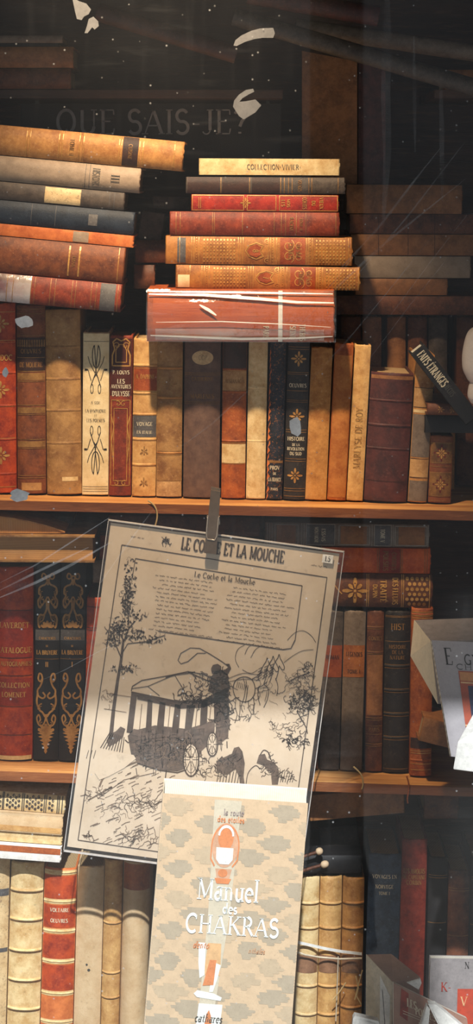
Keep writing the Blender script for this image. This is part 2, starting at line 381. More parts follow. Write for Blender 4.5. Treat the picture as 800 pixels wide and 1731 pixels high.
    def text(b,rows,mat=GOLD,name='title_lettering',along=False,wide=.9,weight=.17):
        """rows: (p, height px, string[, share of the width])"""
        for g in b.runs(rows,lambda r:r[0],.8): b.text1(g,mat,name,along,wide,weight)
        return b
    def text1(b,rows,mat,name,along,wide,weight):
        m=MB(); f=b.mp(.0008)
        for r in rows:
            p,hp,s=r[:3]; mw=(r[3] if len(r)>3 else .8)*b.t
            if along: st=rot(lettering(s,hp*b.k,0,0,wide,weight,maxw=(r[3] if len(r)>3 else 400)*b.k),pi/2); st=[([(-0+x,y+b.v(p)) for x,y in pts],w) for pts,w in st]
            else: st=lettering(s,hp*b.k,0,b.v(p),wide,weight,maxw=mw)
            for pts,w in st: m.rib(pts,w,f,step=max(.002,b.t/10))
        m.build(name,mat,b.root); return b
    def flower(b,ps,r,mat=GOLD,n=8,rx=1.):
        for p in ps: b.gilt(fleuron(0,b.v(p),r*b.k,n,rx),mat,'gilt_ornament')
        return b
def V(*a,**k): return Book(False,*a,**k)
def Hh(*a,**k): return Book(True,*a,**k)
# ================================================================ THE SETTING
WOODD=worn('dark_shelf_wood',(74,46,30),(44,28,20),(112,74,46),scale=30,stretch=(.12,1,1),bump=.3)
WOODS=worn('warm_shelf_wood',(206,150,86),(160,100,50),(226,178,116),scale=40,stretch=(.1,1,1),rough=.6,fleck=.4)
WALLM=worn('dark_plaster',(60,56,52),(48,44,42),scale=8)
PAVE=worn('paving',(150,146,140),(120,116,112),scale=6)
FRAMEM=plain('dark_frame_paint',(34,38,38),rough=.5)
m=MB(); m.box(-1.6,1.6,-3.2,.5,-.06,-.001); struct(m.build('floor',PAVE))
m=MB(); m.box(-1.2,1.2,.40,.46,0,2.7); struct(m.build('wall_back',WALLM))
m=MB(); m.box(-1.26,-1.2,-.44,.46,0,2.7); struct(m.build('wall_left',WALLM))
m=MB(); m.box(1.2,1.26,-.44,.46,0,2.7); struct(m.build('wall_right',WALLM))
m=MB(); m.box(-1.26,1.26,-.44,.46,2.7,2.76); struct(m.build('ceiling',WALLM))
m=MB(); m.box(-1.2,1.2,-.44,-.40,2.055,2.7); m.box(-1.2,1.2,-.44,-.40,0,.12); m.box(-1.2,-.9,-.44,-.40,.12,2.055); m.box(.9,1.2,-.44,-.40,.12,2.055); struct(m.build('wall_front',FRAMEM))
# glazing ---------------------------------------------------------
GY=-.42
def glassmat():
    m,nt,out=newmat('dusty_window_glass'); v=coords(nt,False)
    tr=N(nt,'ShaderNodeBsdfTransparent'); gl=N(nt,'ShaderNodeBsdfGlossy',Roughness=.02); df=N(nt,'ShaderNodeBsdfDiffuse',Color=lin((214,214,212))); tl=N(nt,'ShaderNodeBsdfTranslucent',Color=lin((214,214,212)))
    dust=N(nt,'ShaderNodeMixShader'); dust.inputs[0].default_value=.35; nt.links.new(df.outputs[0],dust.inputs[1]); nt.links.new(tl.outputs[0],dust.inputs[2])
    def spots(scale,r0,r1,thr):
        vo=N(nt,'ShaderNodeTexVoronoi',Scale=scale); nt.links.new(v,vo.inputs['Vector'])
        a=ramp(nt,vo.outputs['Distance'],r0,r1,1,0)
        sp=N(nt,'ShaderNodeSeparateColor'); nt.links.new(vo.outputs['Color'],sp.inputs[0])
        b=ramp(nt,sp.outputs[0],thr,thr+.04,0,1)
        mu=N(nt,'ShaderNodeMath',operation='MULTIPLY'); nt.links.new(a,mu.inputs[0]); nt.links.new(b,mu.inputs[1]); return mu.outputs[0]
    def noise(scale,sx,rotz,p0,p1,c1):
        tc=N(nt,'ShaderNodeTexCoord'); mp=N(nt,'ShaderNodeMapping'); mp.inputs['Scale'].default_value=sx; mp.inputs['Rotation'].default_value=(0,rotz,0); nt.links.new(tc.outputs['Object'],mp.inputs['Vector'])
        n=N(nt,'ShaderNodeTexNoise',Scale=scale,Detail=4.,Roughness=.6); nt.links.new(mp.outputs[0],n.inputs['Vector']); return ramp(nt,n.outputs[0],p0,p1,0,c1)
    def add(a,b):
        n=N(nt,'ShaderNodeMath',operation='ADD'); nt.links.new(a,n.inputs[0])
        if hasattr(b,'links'): nt.links.new(b,n.inputs[1])
        else: n.inputs[1].default_value=b
        return n.outputs[0]
    f=add(spots(160,.10,.24,.93),spots(75,.04,.09,.94))
    mx=N(nt,'ShaderNodeMath',operation='MULTIPLY'); nt.links.new(f,mx.inputs[0]); mx.inputs[1].default_value=.42
    f=add(mx.outputs[0],noise(14,(5,1,.5),0,.55,.85,.016))      # rain-washed vertical streaks
    f=add(f,noise(9,(1.2,1,9),R(-52),.58,.86,.03))             # wiping smears on a slant
    f=add(f,noise(7,(1,1,1),0,.45,.8,.012)); f=add(f,.016)
    lw=N(nt,'ShaderNodeLayerWeight'); pw=N(nt,'ShaderNodeMath',operation='POWER'); pw.inputs[1].default_value=5.; nt.links.new(lw.outputs['Facing'],pw.inputs[0]); fr=ramp(nt,pw.outputs[0],0,1,.035,.9)
    m1=N(nt,'ShaderNodeMixShader'); nt.links.new(f,m1.inputs[0]); nt.links.new(tr.outputs[0],m1.inputs[1]); nt.links.new(dust.outputs[0],m1.inputs[2])
    m2=N(nt,'ShaderNodeMixShader'); nt.links.new(fr,m2.inputs[0]); nt.links.new(m1.outputs[0],m2.inputs[1]); nt.links.new(gl.outputs[0],m2.inputs[2])
    nt.links.new(m2.outputs[0],out.inputs[0]); return m
m=MB()
for a in ((-.9,-.86,.12,2.055),(.86,.9,.12,2.055),(-.86,.86,.12,.16),(-.86,.86,2.03,2.055)): m.box(a[0],a[1],-.445,-.395,a[2],a[3])
win=struct(m.build('window_1',FRAMEM))
m=MB(); m.add([(-.86,GY,.16),(.86,GY,.16),(.86,GY,2.03),(-.86,GY,2.03)],[(0,1,2,3)]); m.build('pane',glassmat(),win)
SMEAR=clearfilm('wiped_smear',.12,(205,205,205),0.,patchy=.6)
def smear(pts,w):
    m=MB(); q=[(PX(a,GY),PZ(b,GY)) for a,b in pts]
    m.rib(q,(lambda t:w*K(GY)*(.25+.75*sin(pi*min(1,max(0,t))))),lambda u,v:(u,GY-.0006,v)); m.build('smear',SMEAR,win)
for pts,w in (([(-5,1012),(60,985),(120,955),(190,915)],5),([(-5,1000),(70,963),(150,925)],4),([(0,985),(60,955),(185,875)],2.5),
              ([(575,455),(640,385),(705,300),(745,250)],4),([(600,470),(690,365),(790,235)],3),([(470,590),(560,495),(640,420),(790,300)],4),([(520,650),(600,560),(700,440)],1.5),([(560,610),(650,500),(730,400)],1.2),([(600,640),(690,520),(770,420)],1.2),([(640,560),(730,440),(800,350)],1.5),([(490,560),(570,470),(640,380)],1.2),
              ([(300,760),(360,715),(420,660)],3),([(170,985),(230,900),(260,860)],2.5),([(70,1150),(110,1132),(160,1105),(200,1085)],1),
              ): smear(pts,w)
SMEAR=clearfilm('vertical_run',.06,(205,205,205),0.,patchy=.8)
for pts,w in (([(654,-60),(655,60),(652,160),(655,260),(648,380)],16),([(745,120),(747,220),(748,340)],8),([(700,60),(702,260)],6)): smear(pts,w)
# unseen canopy, flap and street post, added to block the sun from the shelves
AW=worn('blocker_canvas',(70,52,40),(56,42,34)); m=MB()
aw=thing('sun_blocker_canopy','unseen dark canvas canopy added to shade the shop window','awning',(0,-.44,2.6))
def awp(x,y,z): return (x,y+.44,z-2.6)
AE=(-1.4,2.078)
m.hexa([awp(-1.6,AE[0],AE[1]),awp(1.6,AE[0],AE[1]),awp(1.6,AE[0],AE[1]+.012),awp(-1.6,AE[0],AE[1]+.012),awp(-1.6,-.445,2.56),awp(1.6,-.445,2.56),awp(1.6,-.445,2.572),awp(-1.6,-.445,2.572)]).build('canvas',AW,aw)
MB().tube([awp(-1.6,AE[0],AE[1]+.006),awp(1.6,AE[0],AE[1]+.006)],.014).build('front_bar',FRAMEM,aw)
MB().box(.16,1.5,AE[0]+.44-.006,AE[0]+.44-.003,AE[1]-2.6-.105,AE[1]-2.6).build('blocker_flap',AW,aw)  # added flap, keeps the sun off the right-hand books
for x in (-1.58,1.58): MB().tube([awp(x,-.45,1.9),awp(x,AE[0],AE[1]-.01)],.011).build('bracket_arm',FRAMEM,aw)
sp_=thing('sun_blocker_post','unseen dark post added outside the shop to block the sun','post',(.197,-2.2,0)); MB().tube([(0,0,0),(0,0,3.1)],.053,20).build('shaft',FRAMEM,sp_,smooth=50); MB().lathe([(.075,0),(.075,.09),(.06,.12),(.054,.16)],24).build('base',FRAMEM,sp_,smooth=50); MB().lathe([(.054,3.08),(.06,3.12),(.03,3.17),(.004,3.19)],24).build('cap',FRAMEM,sp_,smooth=50)  # added only to shade the right-hand part of the shelves

# ================================================================ BOOKCASE
T1=R(1.3); T2=R(1.95); T3=R(1.2)
def b1(px): return 834+.0227*px
def b2(px): return 1283+.034*px
def b3(px): return 1800+.021*px
def ye(fn,px,Y):
    """where the shelf under a book set back at depth Y appears, and its real height"""
    q=(px-400)*K(Y)/S+400; z=PZ(fn(q))+.0012; return HY+(CZ-z)/K(Y), z
bc=thing('bookcase','dark wooden bookcase holding old books behind the window','bookcase',(0,.14,0),group=None)
def sh(fn,tilt,mat,y0=-.054,y1=.298,th=.012,x=.43):
    z0=PZ(fn(400+-x/S)); z1=PZ(fn(400+x/S)); e=.0012; oy=.14
    MB().hexa([(-x,y0-oy,z0-e-th),(x,y0-oy,z1-e-th),(x,y0-oy,z1-e),(-x,y0-oy,z0-e),(-x,y1-oy,z0-e-th),(x,y1-oy,z1-e-th),(x,y1-oy,z1-e),(-x,y1-oy,z0-e)]).build('shelf_board',mat,bc)
LIPM=worn('red_brown_lip',(132,76,38),(92,48,24),(170,112,66),scale=30,stretch=(.12,1,1))
def lip(fn,x=.43,th=.0122):
    z0=PZ(fn(400-x/S))-.0016; z1=PZ(fn(400+x/S))-.0016; y0,y1=-.1962,-.1942
    MB().hexa([(-x,y0,z0-th),(x,y0,z1-th),(x,y0,z1),(-x,y0,z0),(-x,y1,z0-th),(x,y1,z1-th),(x,y1,z1),(-x,y1,z0)]).build('front_edge',LIPM,bc)
sh(b1,T1,WOODS); sh(b2,T2,WOODS); sh(b3,T3,WOODD)
for fn in (b1,b2): lip(fn)
for x0,x1 in ((-.43,PX(478,.05)),(PX(735,.05),.43)): MB().box(x0,x1,-.09,.158,PZ(166,.05),PZ(152,.05)).build('shelf_board',WOODD,bc)
MB().box(-.45,.45,.16,.175,0,1.75).build('back_panel',WOODD,bc)
for x in (-.45,.432): MB().box(x,x+.018,-.17,.16,0,1.75).build('side_panel',WOODD,bc)

# ================================================================ UPPER SHELF, UPRIGHT ROW
G1='upright books on the upper shelf'
DP=.125
def U(x0,x1,yt,lean,mat,label,Y=0.,d=DP,yb=None,**k):
    t=(x1-x0)*K(Y); yb,z=ye(b1,(x0+x1)/2,Y); z+=abs(sin(R(lean)-T1))*t/2-.0008
    yb=HY+(CZ-z)/K(Y)
    return V(x0,x1,yt,yb,lean,Y,d,mat,label,G1,z=z,**k)
b=U(-22,28,512,-.4,M['redorange'],'red orange leather book with gold florets, cut by the edge of the picture')
b.flower([547,658,769],15,n=8).lines([527,575,578,686,740,800,822],1).text([(604,9,'LANDOC',.9)],GOLD).bands([577,630,685,742,800],4,M['redorange'],.0009)
b=U(30,78,515,-.3,M['brown'],'brown leather book with gilt banded dark title panel and frayed foot')
b.lab(570,626,LABD).lab(574,586,GOLDD,.97,'gilt_band').lab(630,642,GOLDD,.97,'gilt_band').lab(688,698,GOLDD,.97,'gilt_band').lab(745,755,GOLDD,.97,'gilt_band').lab(815,828,LABT,.7,'worn_patch')
b.lines([522,530,567,584,604,627,644,684,700,742,757,803,807],1.1,GOLDD).text([(593,7,'OEUVRES'),(616,8,'DE MOLIERE')],GOLDD)
b=U(80,138.4,523,-.6,M['vellumd'],'wide plain book in blotchy tan vellum, the thickest of its row')
b.bands([586,640,693,748],5,M['vellumd'],.0007); b.lab(805,812,M['creamv'],.45,'scrap_or_reflection',.008)
b=U(139,183,562,.4,M['cream'],'cream book with black looping penwork flourishes on its spine',name='cloth_book',bulge=.08)
def swirl(b,cp,sg):
    f=lambda q:((q[0]-116)*.2125*b.k, b.v(cp)+sg*(332-q[1])*.2125*b.k)
    loop=arc(118,232,31,97,-60,240,28); st=[]
    st.append(([f(p) for p in [(75,482),(88,440),(112,375)]+loop+[(120,370),(140,430),(156,482)]],1.3*b.k))
    for cx in (85,145): st.append(([f(p) for p in arc(cx,496,11,36,60,420,20)],1.*b.k))
    st.append(([f(p) for p in ((52,238),(66,290),(90,335),(118,385),(136,410))],1.*b.k)); st.append(([f(p) for p in ((182,238),(168,290),(144,335),(116,385),(98,412))],1.*b.k))
    for s in (-1,1): st.append(([f((116+s*p,q)) for p,q in ((90,345),(62,345),(50,390),(38,430))],1.*b.k)); st.append(([f((116+s*p,345)) for p in (90,66)],3*b.k))
    return [('r',p,w) for p,w in st]
b.gilt(swirl(b,622,1),BLACKINK,'penwork_flourish').gilt(swirl(b,762,-1),BLACKINK,'penwork_flourish').lines([577,822,826,830],.7,GREYINK,'printed_rule')
b.text([(680,4,'A. GIDE',.5),(694,5,'LA SYMPHONIE',.8),(702,3.5,'ET',.2),(710,5,'LES POEMES',.7)],GREYINK,weight=.14)
b=U(184,221.5,567,.6,M['redbrown'],'dark red book with ornate gilt frame lettered in pale capitals',bulge=.12)
b.lab(572,668,worn('oxblood',(70,24,16),(50,16,12),(100,40,26)),.97,'dark_panel')
w=b.t; it=[]
def fr(v0,v1,fu,wd): return ('r',[(-w*fu,b.v(v0)),(w*fu,b.v(v0)),(w*fu,b.v(v1)),(-w*fu,b.v(v1)),(-w*fu,b.v(v0))],wd*b.k)
it+=[('r',[(x*w*.42,b.v(y)) for x,y in ((-.95,618),(-.95,600),(-.7,590),(-.9,578),(-.5,572),(0,576),(.5,572),(.9,578),(.7,590),(.95,600),(.95,618),(-.95,618))],2.4*b.k),('r',[(x*w*.3,b.v(y)) for x,y in ((-.8,612),(-.8,592),(-.4,582),(.4,582),(.8,592),(.8,612),(-.8,612))],1.4*b.k)]
for s in (-1,1): it+=[('r',[(x*s+s*w*.2,y) for x,y in spiral(0,b.v(584),.005,0,1.1)],1.2*b.k)]
it+=[fr(676,820,.42,1.3),fr(690,812,.3,1.2)]
for s in (-1,1): it+=[('r',[(s*w*.44,b.v(700)),(s*w*.30,b.v(720)),(s*w*.40,b.v(745)),(s*w*.3,b.v(780))],1.6*b.k),('r',[(s*w*.12+x*s,y) for x,y in spiral(0,b.v(682),.004,1,1)],1.2*b.k),('r',[(s*w*.18+x*s,y) for x,y in spiral(0,b.v(816),.004,1,1)],1.2*b.k)]
b.gilt(it,GOLD,'gilt_frame').text([(629,6,'P. LOUYS',.8),(637,2,'-',.2),(644,7,'LES',.4),(653,6,'AVENTURES',.9),(665,8,"D'ULYSSE",.8)],CREAMINK)
b=U(223,263,572,.8,M['tanlight'],'light tan book with orange title label above a grey one')
b.lab(620,660,LABR).lab(702,738,LABG).bands([617,664,700,742,785],5,M['tanlight'],.0012).text([(636,7,'A. DAPHNE')],GOLD).text([(716,6,'VOYAGE'),(730,5,'EN ITALIE')],CREAMINK)
b.flower([762,815],9,GOLDD,6,.9).lines([616,622,660,666,700,741],.8)
b=U(264,307,574,.5,M['vellumd'],'brown calf book with faded gilt squares, darker towards its head')
b.bands([622,672,765],4,M['tan'],.0008).lines([619,625,669,675,762,768,812],.8,GOLDD).flower([648],11,GOLDD,8,1.2).lab(813,838,worn('scuffed_tan',(190,150,100),(150,110,70)),.96,'worn_patch')
b=U(309.5,370.5,574,.7,M['purple'],'wide grey brown book with an oval paper sticker near its head',name='cloth_book',bulge=.13)
ov=lambda i:(18*b.k*cos(pi-i*pi/14),12*b.k*sin(i*pi/14)+1e-6)
b.gilt([('p',[(ov(i)[0],b.v(604)-ov(i)[1]),(ov(i+1)[0],b.v(604)-ov(i+1)[1]),(ov(i+1)[0],b.v(604)+ov(i+1)[1]),(ov(i)[0],b.v(604)+ov(i)[1])]) for i in range(14)],worn('sticker_paper',(206,176,130),(180,148,104)),'oval_sticker')
b.text([(604,7,'CCP',.34)],GREYINK,weight=.07).lines([630,633,679,682],.8,GOLDD).text([(640,6,'CATHERINE'),(669,7,'MARLENES')],GOLDD)
b=U(374,414.5,574,.7,M['chestnut'],'orange brown leather book with two pale tan spine labels')
b.lab(577,622,LABD,.98,'dark_panel').lab(627,660,LABT).lab(750,782,M['creamv']).bands([624,662,745],4,M['chestnut'],.001).text([(644,6,'ALMANACH')],GOLDD).lines([626,661,748,783,745],.8)
b=U(416,448,574,1.1,M['creamv'],'narrow plain cream vellum book beside the orange brown one',bulge=.14)
b.bands([655,745],4,M['creamv'],.0005)
b=U(449.5,477,574,1.6,M['navymarb'],'dark blue marbled book with orange worn joint and pale lettering')
b.text([(790,6,'PROV'),(800,4,'DE'),(810,6,'LA FRANCE'),(826,4,'PARIS')],CREAMINK).lab(778,782,GOLDD,.95,'gilt_band').gilt([('p',[(-b.t*.48+abs(random.gauss(0,.0016)),b.v(q)),(-b.t*.48+.004*random.random()+.001,b.v(q+6)),(-b.t*.49,b.v(q+13))]) for q in range(590,835,11)],M['orange'],'worn_edge')
b=U(479,515.5,574,1.9,M['blackw'],'black leather book with gold rosettes and ruled compartments')
b.flower([606,703,803],13,GOLD,8).lines([586,590,629,632,660,676,679,726,730,775,779,825,829,838],.9,GOLDD).text([(651,6,'OEUVRES'),(741,6,'HISTOIRE'),(751,4,'DE LA'),(758,5,'REVOLUTION'),(766,5,'DU SUD')],CREAMINK)
b=U(516,551.5,587,2.5,M['tan'],'mottled ochre book, first of the plain tan three',bulge=.1)
b=U(553,584.5,580,3.0,M['chestnut'],'plain orange tan book between two ochre ones',bulge=.1); b.lab(600,840,worn('faded_orange',(178,112,54),(150,84,36),(200,140,84)),.9,'faded_panel')
b=U(586,613,583,3.2,M['tanlight'],'slim yellowish book with its title lettered up the spine',bulge=.08)
b.text([(740,11,'MARLYSE DE ROY',190)],GOLDD,along=True,weight=.09)
b=U(615,687,630,3.4,M['maroon'],'broad dark maroon leather book with faint raised bands',bulge=.14)
b.bands([676,718,757],5,M['maroon'],.0012).lab(634,640,M['dimbrown'],.98,'worn_head').lines([674,720,755,812],.8,LABD)
b=U(689.5,721,600,3.4,M['tan'],'tan spine with two orange labels, next to the maroon book')
b.lab(655,688,LABT).lab(776,806,LABT).lab(692,697,M['creamv'],.98,'pale_band').lab(700,772,M['grey'],.96,'marbled_panel').lab(812,846,M['grey'],.96,'marbled_panel').lines([655,688,775,807],.9,LABD)
b=U(724,762,736,2.2,M['brown'],'short dark book with two gilt flower panels at the shelf end')
for a,c in ((748,782),(798,838)): b.lab(a,c,worn('gilt_ground',(132,92,44),(88,56,28),(176,130,70)),.95,'gilt_panel')
b.flower([765,818],15,worn('dark_red_ink',(96,28,16),(70,20,12)),8,.9).flower([765,818],10,GOLD,8,.9).lines([748,782,788,798,838,846],1,GOLDD)
b=U(735,768,650,1.2,M['tan'],'tan book peeping above the stacked brown book',Y=.128,d=.037)
b.lines([672,676],1.6,GOLD)
# books lying on the flower book
G2='books piled at the end of the upper shelf'
b=Hh(718,840,702,731,.9,-.012,.13,M['black'],'small black book under a brown one, above the flower panels',G2,name='cloth_book',bulge=.05)
b=Hh(722,850,682,701.2,.9,-.035,.145,M['dbrown'],'brown book lying on the small black one',G2,bulge=.2)
b.flower([745,765],7,GOLDD,6)
b=Hh(706,800,576,604,52.,-.06,.056,M['black'],'black paperback tilted steeply, white capitals along its spine',G2,name='paperback_book',bulge=.03,pages=PAGEW)
b.text([(748,14,'FAITS ÉTRANGES',72)],CREAMINK,along=True,weight=.19,wide=.5); b.text([(790,10,'ET RÉCITS',40)],GREYINK,along=True,wide=.5)
CER=plain('white_glaze',(232,220,208),rough=.35,var=.05)
o=thing('ceramic_ornament','white glazed ceramic ornament with a rounded head above a smaller foot','ornament',W(834,681.5,-.075))
k=K(-.075)
def prof(pts): return [(r*k,(681-y)*k) for y,r in pts][::-1]
def smooth_prof(pts,n=6):
    q=[]; P=[pts[0]]+pts+[pts[-1]]
    for i in range(1,len(P)-2):
        p0,p1,p2,p3=P[i-1],P[i],P[i+1],P[i+2]
        for j in range(n):
            t=j/n; q.append(tuple(.5*((2*p1[a])+(-p0[a]+p2[a])*t+(2*p0[a]-5*p1[a]+4*p2[a]-p3[a])*t*t+(-p0[a]+3*p1[a]-3*p2[a]+p3[a])*t**3) for a in (0,1)))
    return q+[pts[-1]]
MB().lathe(prof(smooth_prof([(545,3),(548,22),(560,42),(590,51),(620,52),(638,45),(645,40)]))).build('head',CER,o,smooth=60)
MB().lathe(prof(smooth_prof([(645.3,39),(655,42),(670,43),(681,37)]))).build('foot',CER,o,smooth=60)

# ================================================================ STACKS ON THE UPPER ROW
G3='books stacked on the tan vellum volumes'
sl=5.3
def L(x1,ytop,ybot,mat,label,x0=-60,Y=-.05,d=.15,**k):
    # ytop,ybot are read at the picture edge px 0
    dy=x0*math.tan(R(sl)); return Hh(x0,x1,ytop+dy,ybot+dy-.6,sl,Y,d,mat,label,G3,Yr=0,**k)
b=L(209,458,505,M['redbrown'],'red brown leather book under clear film, lowest of the tilted stack',Y=-.058); b.lab(175,200,LABG).lines([20,30,60,66,92,100,128,134,160,168,204],1,GOLDD).lab(-20,60,clearfilm('spine_film',.35,(225,215,205),.2,patchy=.9),.99,'clear_film')
b=L(214,397,457,M['brown'],'large brown leather book with two short gold bars',Y=-.054); b.lines([205],1).gilt([('r',[(-b.t*.42,b.v(p)),(b.t*.42,b.v(p))],2.6*b.k) for p in (123,140)],GOLD,'gilt_bar').text([(131,5,'ESSAIS',.6)],GOLDD)
b=L(229,376,396,M['orange'],'thin orange paper book with a pale label, in the tilted stack',name='paperback_book',bulge=.05); b.lab(129,155,M['palegrey'],.9)
b=L(230,337,375,M['navyd'],'dark navy book with a grey mark, above the thin orange one',name='cloth_book'); b.lines([60,100],.8,LABG).lab(155,170,LABG,.5)
b=L(214,306,336,M['greyd'],'thin mottled dark book lying under the pale vellum one'); b.lab(82,142,M['marb'],.9,'marbled_patch').lines([190,198],1,LABG)
b=L(240,263,305,M['palegrey'],'pale vellum book with faint spine lettering, tilted on the stack',bulge=.22); b.text([(168,12,'HISTOIRE',.7),(200,14,'III',.6)],GREYINK,weight=.1).lines([150,157],.8,LABG)
b=L(312,212,262,M['tan'],'long golden tan book with dark label, topmost of the tilted stack',bulge=.2); b.lab(212,238,LABD).lines([52,58,106,112,140,147,206,210,240,246,298],1.4,GOLD).bands([55,109,143],4,M['tan'],.001).text([(225,6,'CUISINE',.7),(128,7,'TOME I',.6)],GOLDD)
# scraps between the two stacks
G4='pamphlets wedged between the two stacks'
b=Hh(258,322,332,352,2,.07,.09,M['greyd'],'grey pamphlet wedged beside the red gilt framed book',G4,name='pamphlet',bulge=.02,soft=True)
b=Hh(236,276,356,402,8,.06,.09,M['greyd'],'folded grey pamphlet behind the end of the tilted stack',G4,name='pamphlet',bulge=.02,soft=True)
b=Hh(228,282,406,444,0,.05,.1,M['dbrown'],'small dark book behind the gilded pair',G4)
b=Hh(226,262,448,488,0,.05,.1,M['dbrown'],'worn brown book tucked in below the small dark one',G4)

G5='books stacked on the film wrapped volume'
def C(x0,x1,y0,y1,mat,label,s=.4,Y=-.03,d=.14,**k): return Hh(x0,x1,y0,y1-.7,s,Y,d,mat,label,G5,Yr=0,**k)
FILM=clearfilm('clear_wrap',.025,(225,215,205),.12,rough=.07,patchy=.9)
b=C(252,562,485.5,571.5,worn('russet_cloth',(168,82,36),(128,56,24),(196,116,66)),'thick orange red book wrapped in creased clear plastic',.3,Y=-.064,d=.16,bulge=.12)
b.lab(262,560,worn('faded_russet',(180,84,28),(150,62,20),(200,112,52),stretch=(3,1,.15)),.8,'cloth_panel')
m=MB(); f=b.mp(.0009)
for p,s in ((449,'PARIS'),(493,'SEINE'),(509,'THEBES')):
    for pts,w in lettering(s,9*b.k,b.t*.31,b.v(p),.7,.17,maxw=b.t*.36): m.rib(pts,w,f)
m.build('title_lettering',CREAMINK,b.root)
b.lab(469,476,M['whitep'],.99,'paper_strip',eps=.0011).lab(266,545,clearfilm('sheen_film',.22,(225,215,205),.1,patchy=.8),.22,'film_glint',b.t*.36,eps=.0014)  # pale film band paints in the sheen along the wrap's lower edge
m=MB(); vs=[];nu=26;nv=60; random.seed(5)
ph=[random.uniform(0,6) for _ in range(6)]
for j in range(nv+1):
    for i in range(nu+1):
        u=-b.t/2-.0006+(b.t+.0012)*i/nu; v=b.h*(j/nv)*1.012-.001
        y=b.sy(max(-b.t/2,min(b.t/2,u)))-.0022-.0012*(sin(u*260+v*22+ph[0])+.6*sin(v*60+u*140+ph[1])+.5*sin(u*520-v*16+ph[2]))*.55
        vs.append((u,y,v))
m.add(vs,[(j*(nu+1)+i,j*(nu+1)+i+1,(j+1)*(nu+1)+i+1,(j+1)*(nu+1)+i) for j in range(nv) for i in range(nu)]).build('clear_wrap',FILM,b.root,smooth=0)
GLINT=plain('film_glint',(240,236,228),rough=.2,var=.04)  # near-white strips paint the glints on the creased plastic
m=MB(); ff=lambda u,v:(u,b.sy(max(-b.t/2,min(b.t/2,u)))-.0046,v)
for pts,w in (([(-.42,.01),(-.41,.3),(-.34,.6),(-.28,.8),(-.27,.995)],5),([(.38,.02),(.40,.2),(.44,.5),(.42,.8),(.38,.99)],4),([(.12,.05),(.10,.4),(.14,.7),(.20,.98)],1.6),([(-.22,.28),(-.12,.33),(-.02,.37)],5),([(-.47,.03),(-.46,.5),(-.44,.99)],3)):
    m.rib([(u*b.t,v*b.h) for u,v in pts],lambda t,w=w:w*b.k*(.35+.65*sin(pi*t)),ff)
m.build('crease_glint',GLINT,b.root)
for yy0,yy1,x0,x1,lab,sd in ((446,485,298,607,'lower gilded book of the matching pair, its corner label torn',0),(398,445,281,594,'upper gilded book of the matching pair stamped with dotted lozenges',1)):
    b=C(x0,x1,yy0,yy1,M['gilded'],lab,.9-.3*sd,bulge=.12)
    t=b.t; q=lambda p:b.v(x0+p)
    it=diaper(-t*.45,t*.45,q(62),q(118),.0042,.0005)+diaper(-t*.45,t*.45,q(250),q(302),.0042,.0005)
    for p in (24,44,48,56,122,126,130,172,176,181,186,236,240,246,306): it+=strips([q(p)],t,.8*b.k)
    for p in (52,179,242): it+=[('p',[(u*t+.0008*cos(a*pi/2),q(p)+.0008*sin(a*pi/2)) for a in range(4)]) for u in [x/10-.45 for x in range(10)]]
    it+=[('r',[(0,q(134)),(t*.2,q(140)),(t*.3,q(152)),(t*.2,q(164)),(0,q(158)),(-t*.2,q(164)),(-t*.3,q(152)),(-t*.2,q(140)),(0,q(134))],1.6*b.k)]
    for s in (-1,1):
        it+=[('r',[(s*t*.2+x*s,y) for x,y in spiral(0,q(206),.0085,.5,1.3)],1.3*b.k),('r',[(s*t*.22+x*s,y) for x,y in spiral(0,q(224),.006,2.5,1.2)],1.1*b.k),('r',[(s*t*.36+x*s,y) for x,y in spiral(0,q(170),.004,2.5,1.2)],1.*b.k)]
    b.gilt(it)
    b.gilt([('p',[(0,q(137)),(t*.16,q(142)),(t*.24,q(152)),(t*.14,q(160)),(-t*.14,q(160)),(-t*.24,q(152)),(-t*.16,q(142))])],LABR,'red_medallion')
    b.lab(x0+192,x0+234,LABR,.95,'red_label').text([(x0+210,8,'CHANTS',.6),(x0+222,6,'DU SOL',.6)],GOLDD)
    b.text([(x0+151,9,'8' if sd else '7',.3)],GOLD)
    if not sd: b.lab(x0+4,x0+24,M['cream'],.55,'torn_label',.006)
    else: b.lab(x0+20,x0+34,LABG,.9,'grey_patch')
b=C(288,572,357,397,M['redbrown'],'russet leather book with fine gold cross rules, above the gilded pair',.4); b.lines([299,306,360,363,410,463,475,482,500,516,566],.9,GOLDD).text([(492,6,'RACINE',.6),(508,5,'TOME II',.6)],GOLDD)
b=C(324,571,328,356.4,M['red'],'bright red leather book edged with gold frames',.4,bulge=.08)
t=b.t; q=b.v; fr=lambda a,c:('r',[(-t*.45,q(a)),(t*.45,q(a)),(t*.45,q(c)),(-t*.45,q(c)),(-t*.45,q(a))],1.2*b.k)
b.gilt([fr(326,412),fr(418,466),fr(472,569)]+strips([q(337),q(340)],t*.7,1.*b.k),GOLD,'gilt_frame').flower([415],9,GOLD,8,1.).text([(478,6,'LES',.6),(487,5,'MOIS',.6),(514,7,'CONTES',.7),(529,6,'DU',.4),(542,6,'VIEUX',.7)],GOLD)
b=C(315,582,299,327,M['greyd'],'thin grey brown book with dark label panels, under the cream paperback',.3); b.lab(318,372,LABD,.97,'dark_panel').lab(376,420,LABD,.97,'dark_panel').lab(426,472,LABD,.97,'dark_panel').lines([374,422,474,480,487,493,521,526,570],1.1,GOLDD).text([(506,6,'VOYAGES',.7)],GOLDD)
b=C(337,573,268,296,M['creamv'],'cream paperback lying topmost, faint grey words along its spine',.3,name='paperback_book',bulge=.04,soft=True)
b.text([(463,8,'COLLECTION+VIVIER+',106)],GREYINK,along=True,weight=.12)

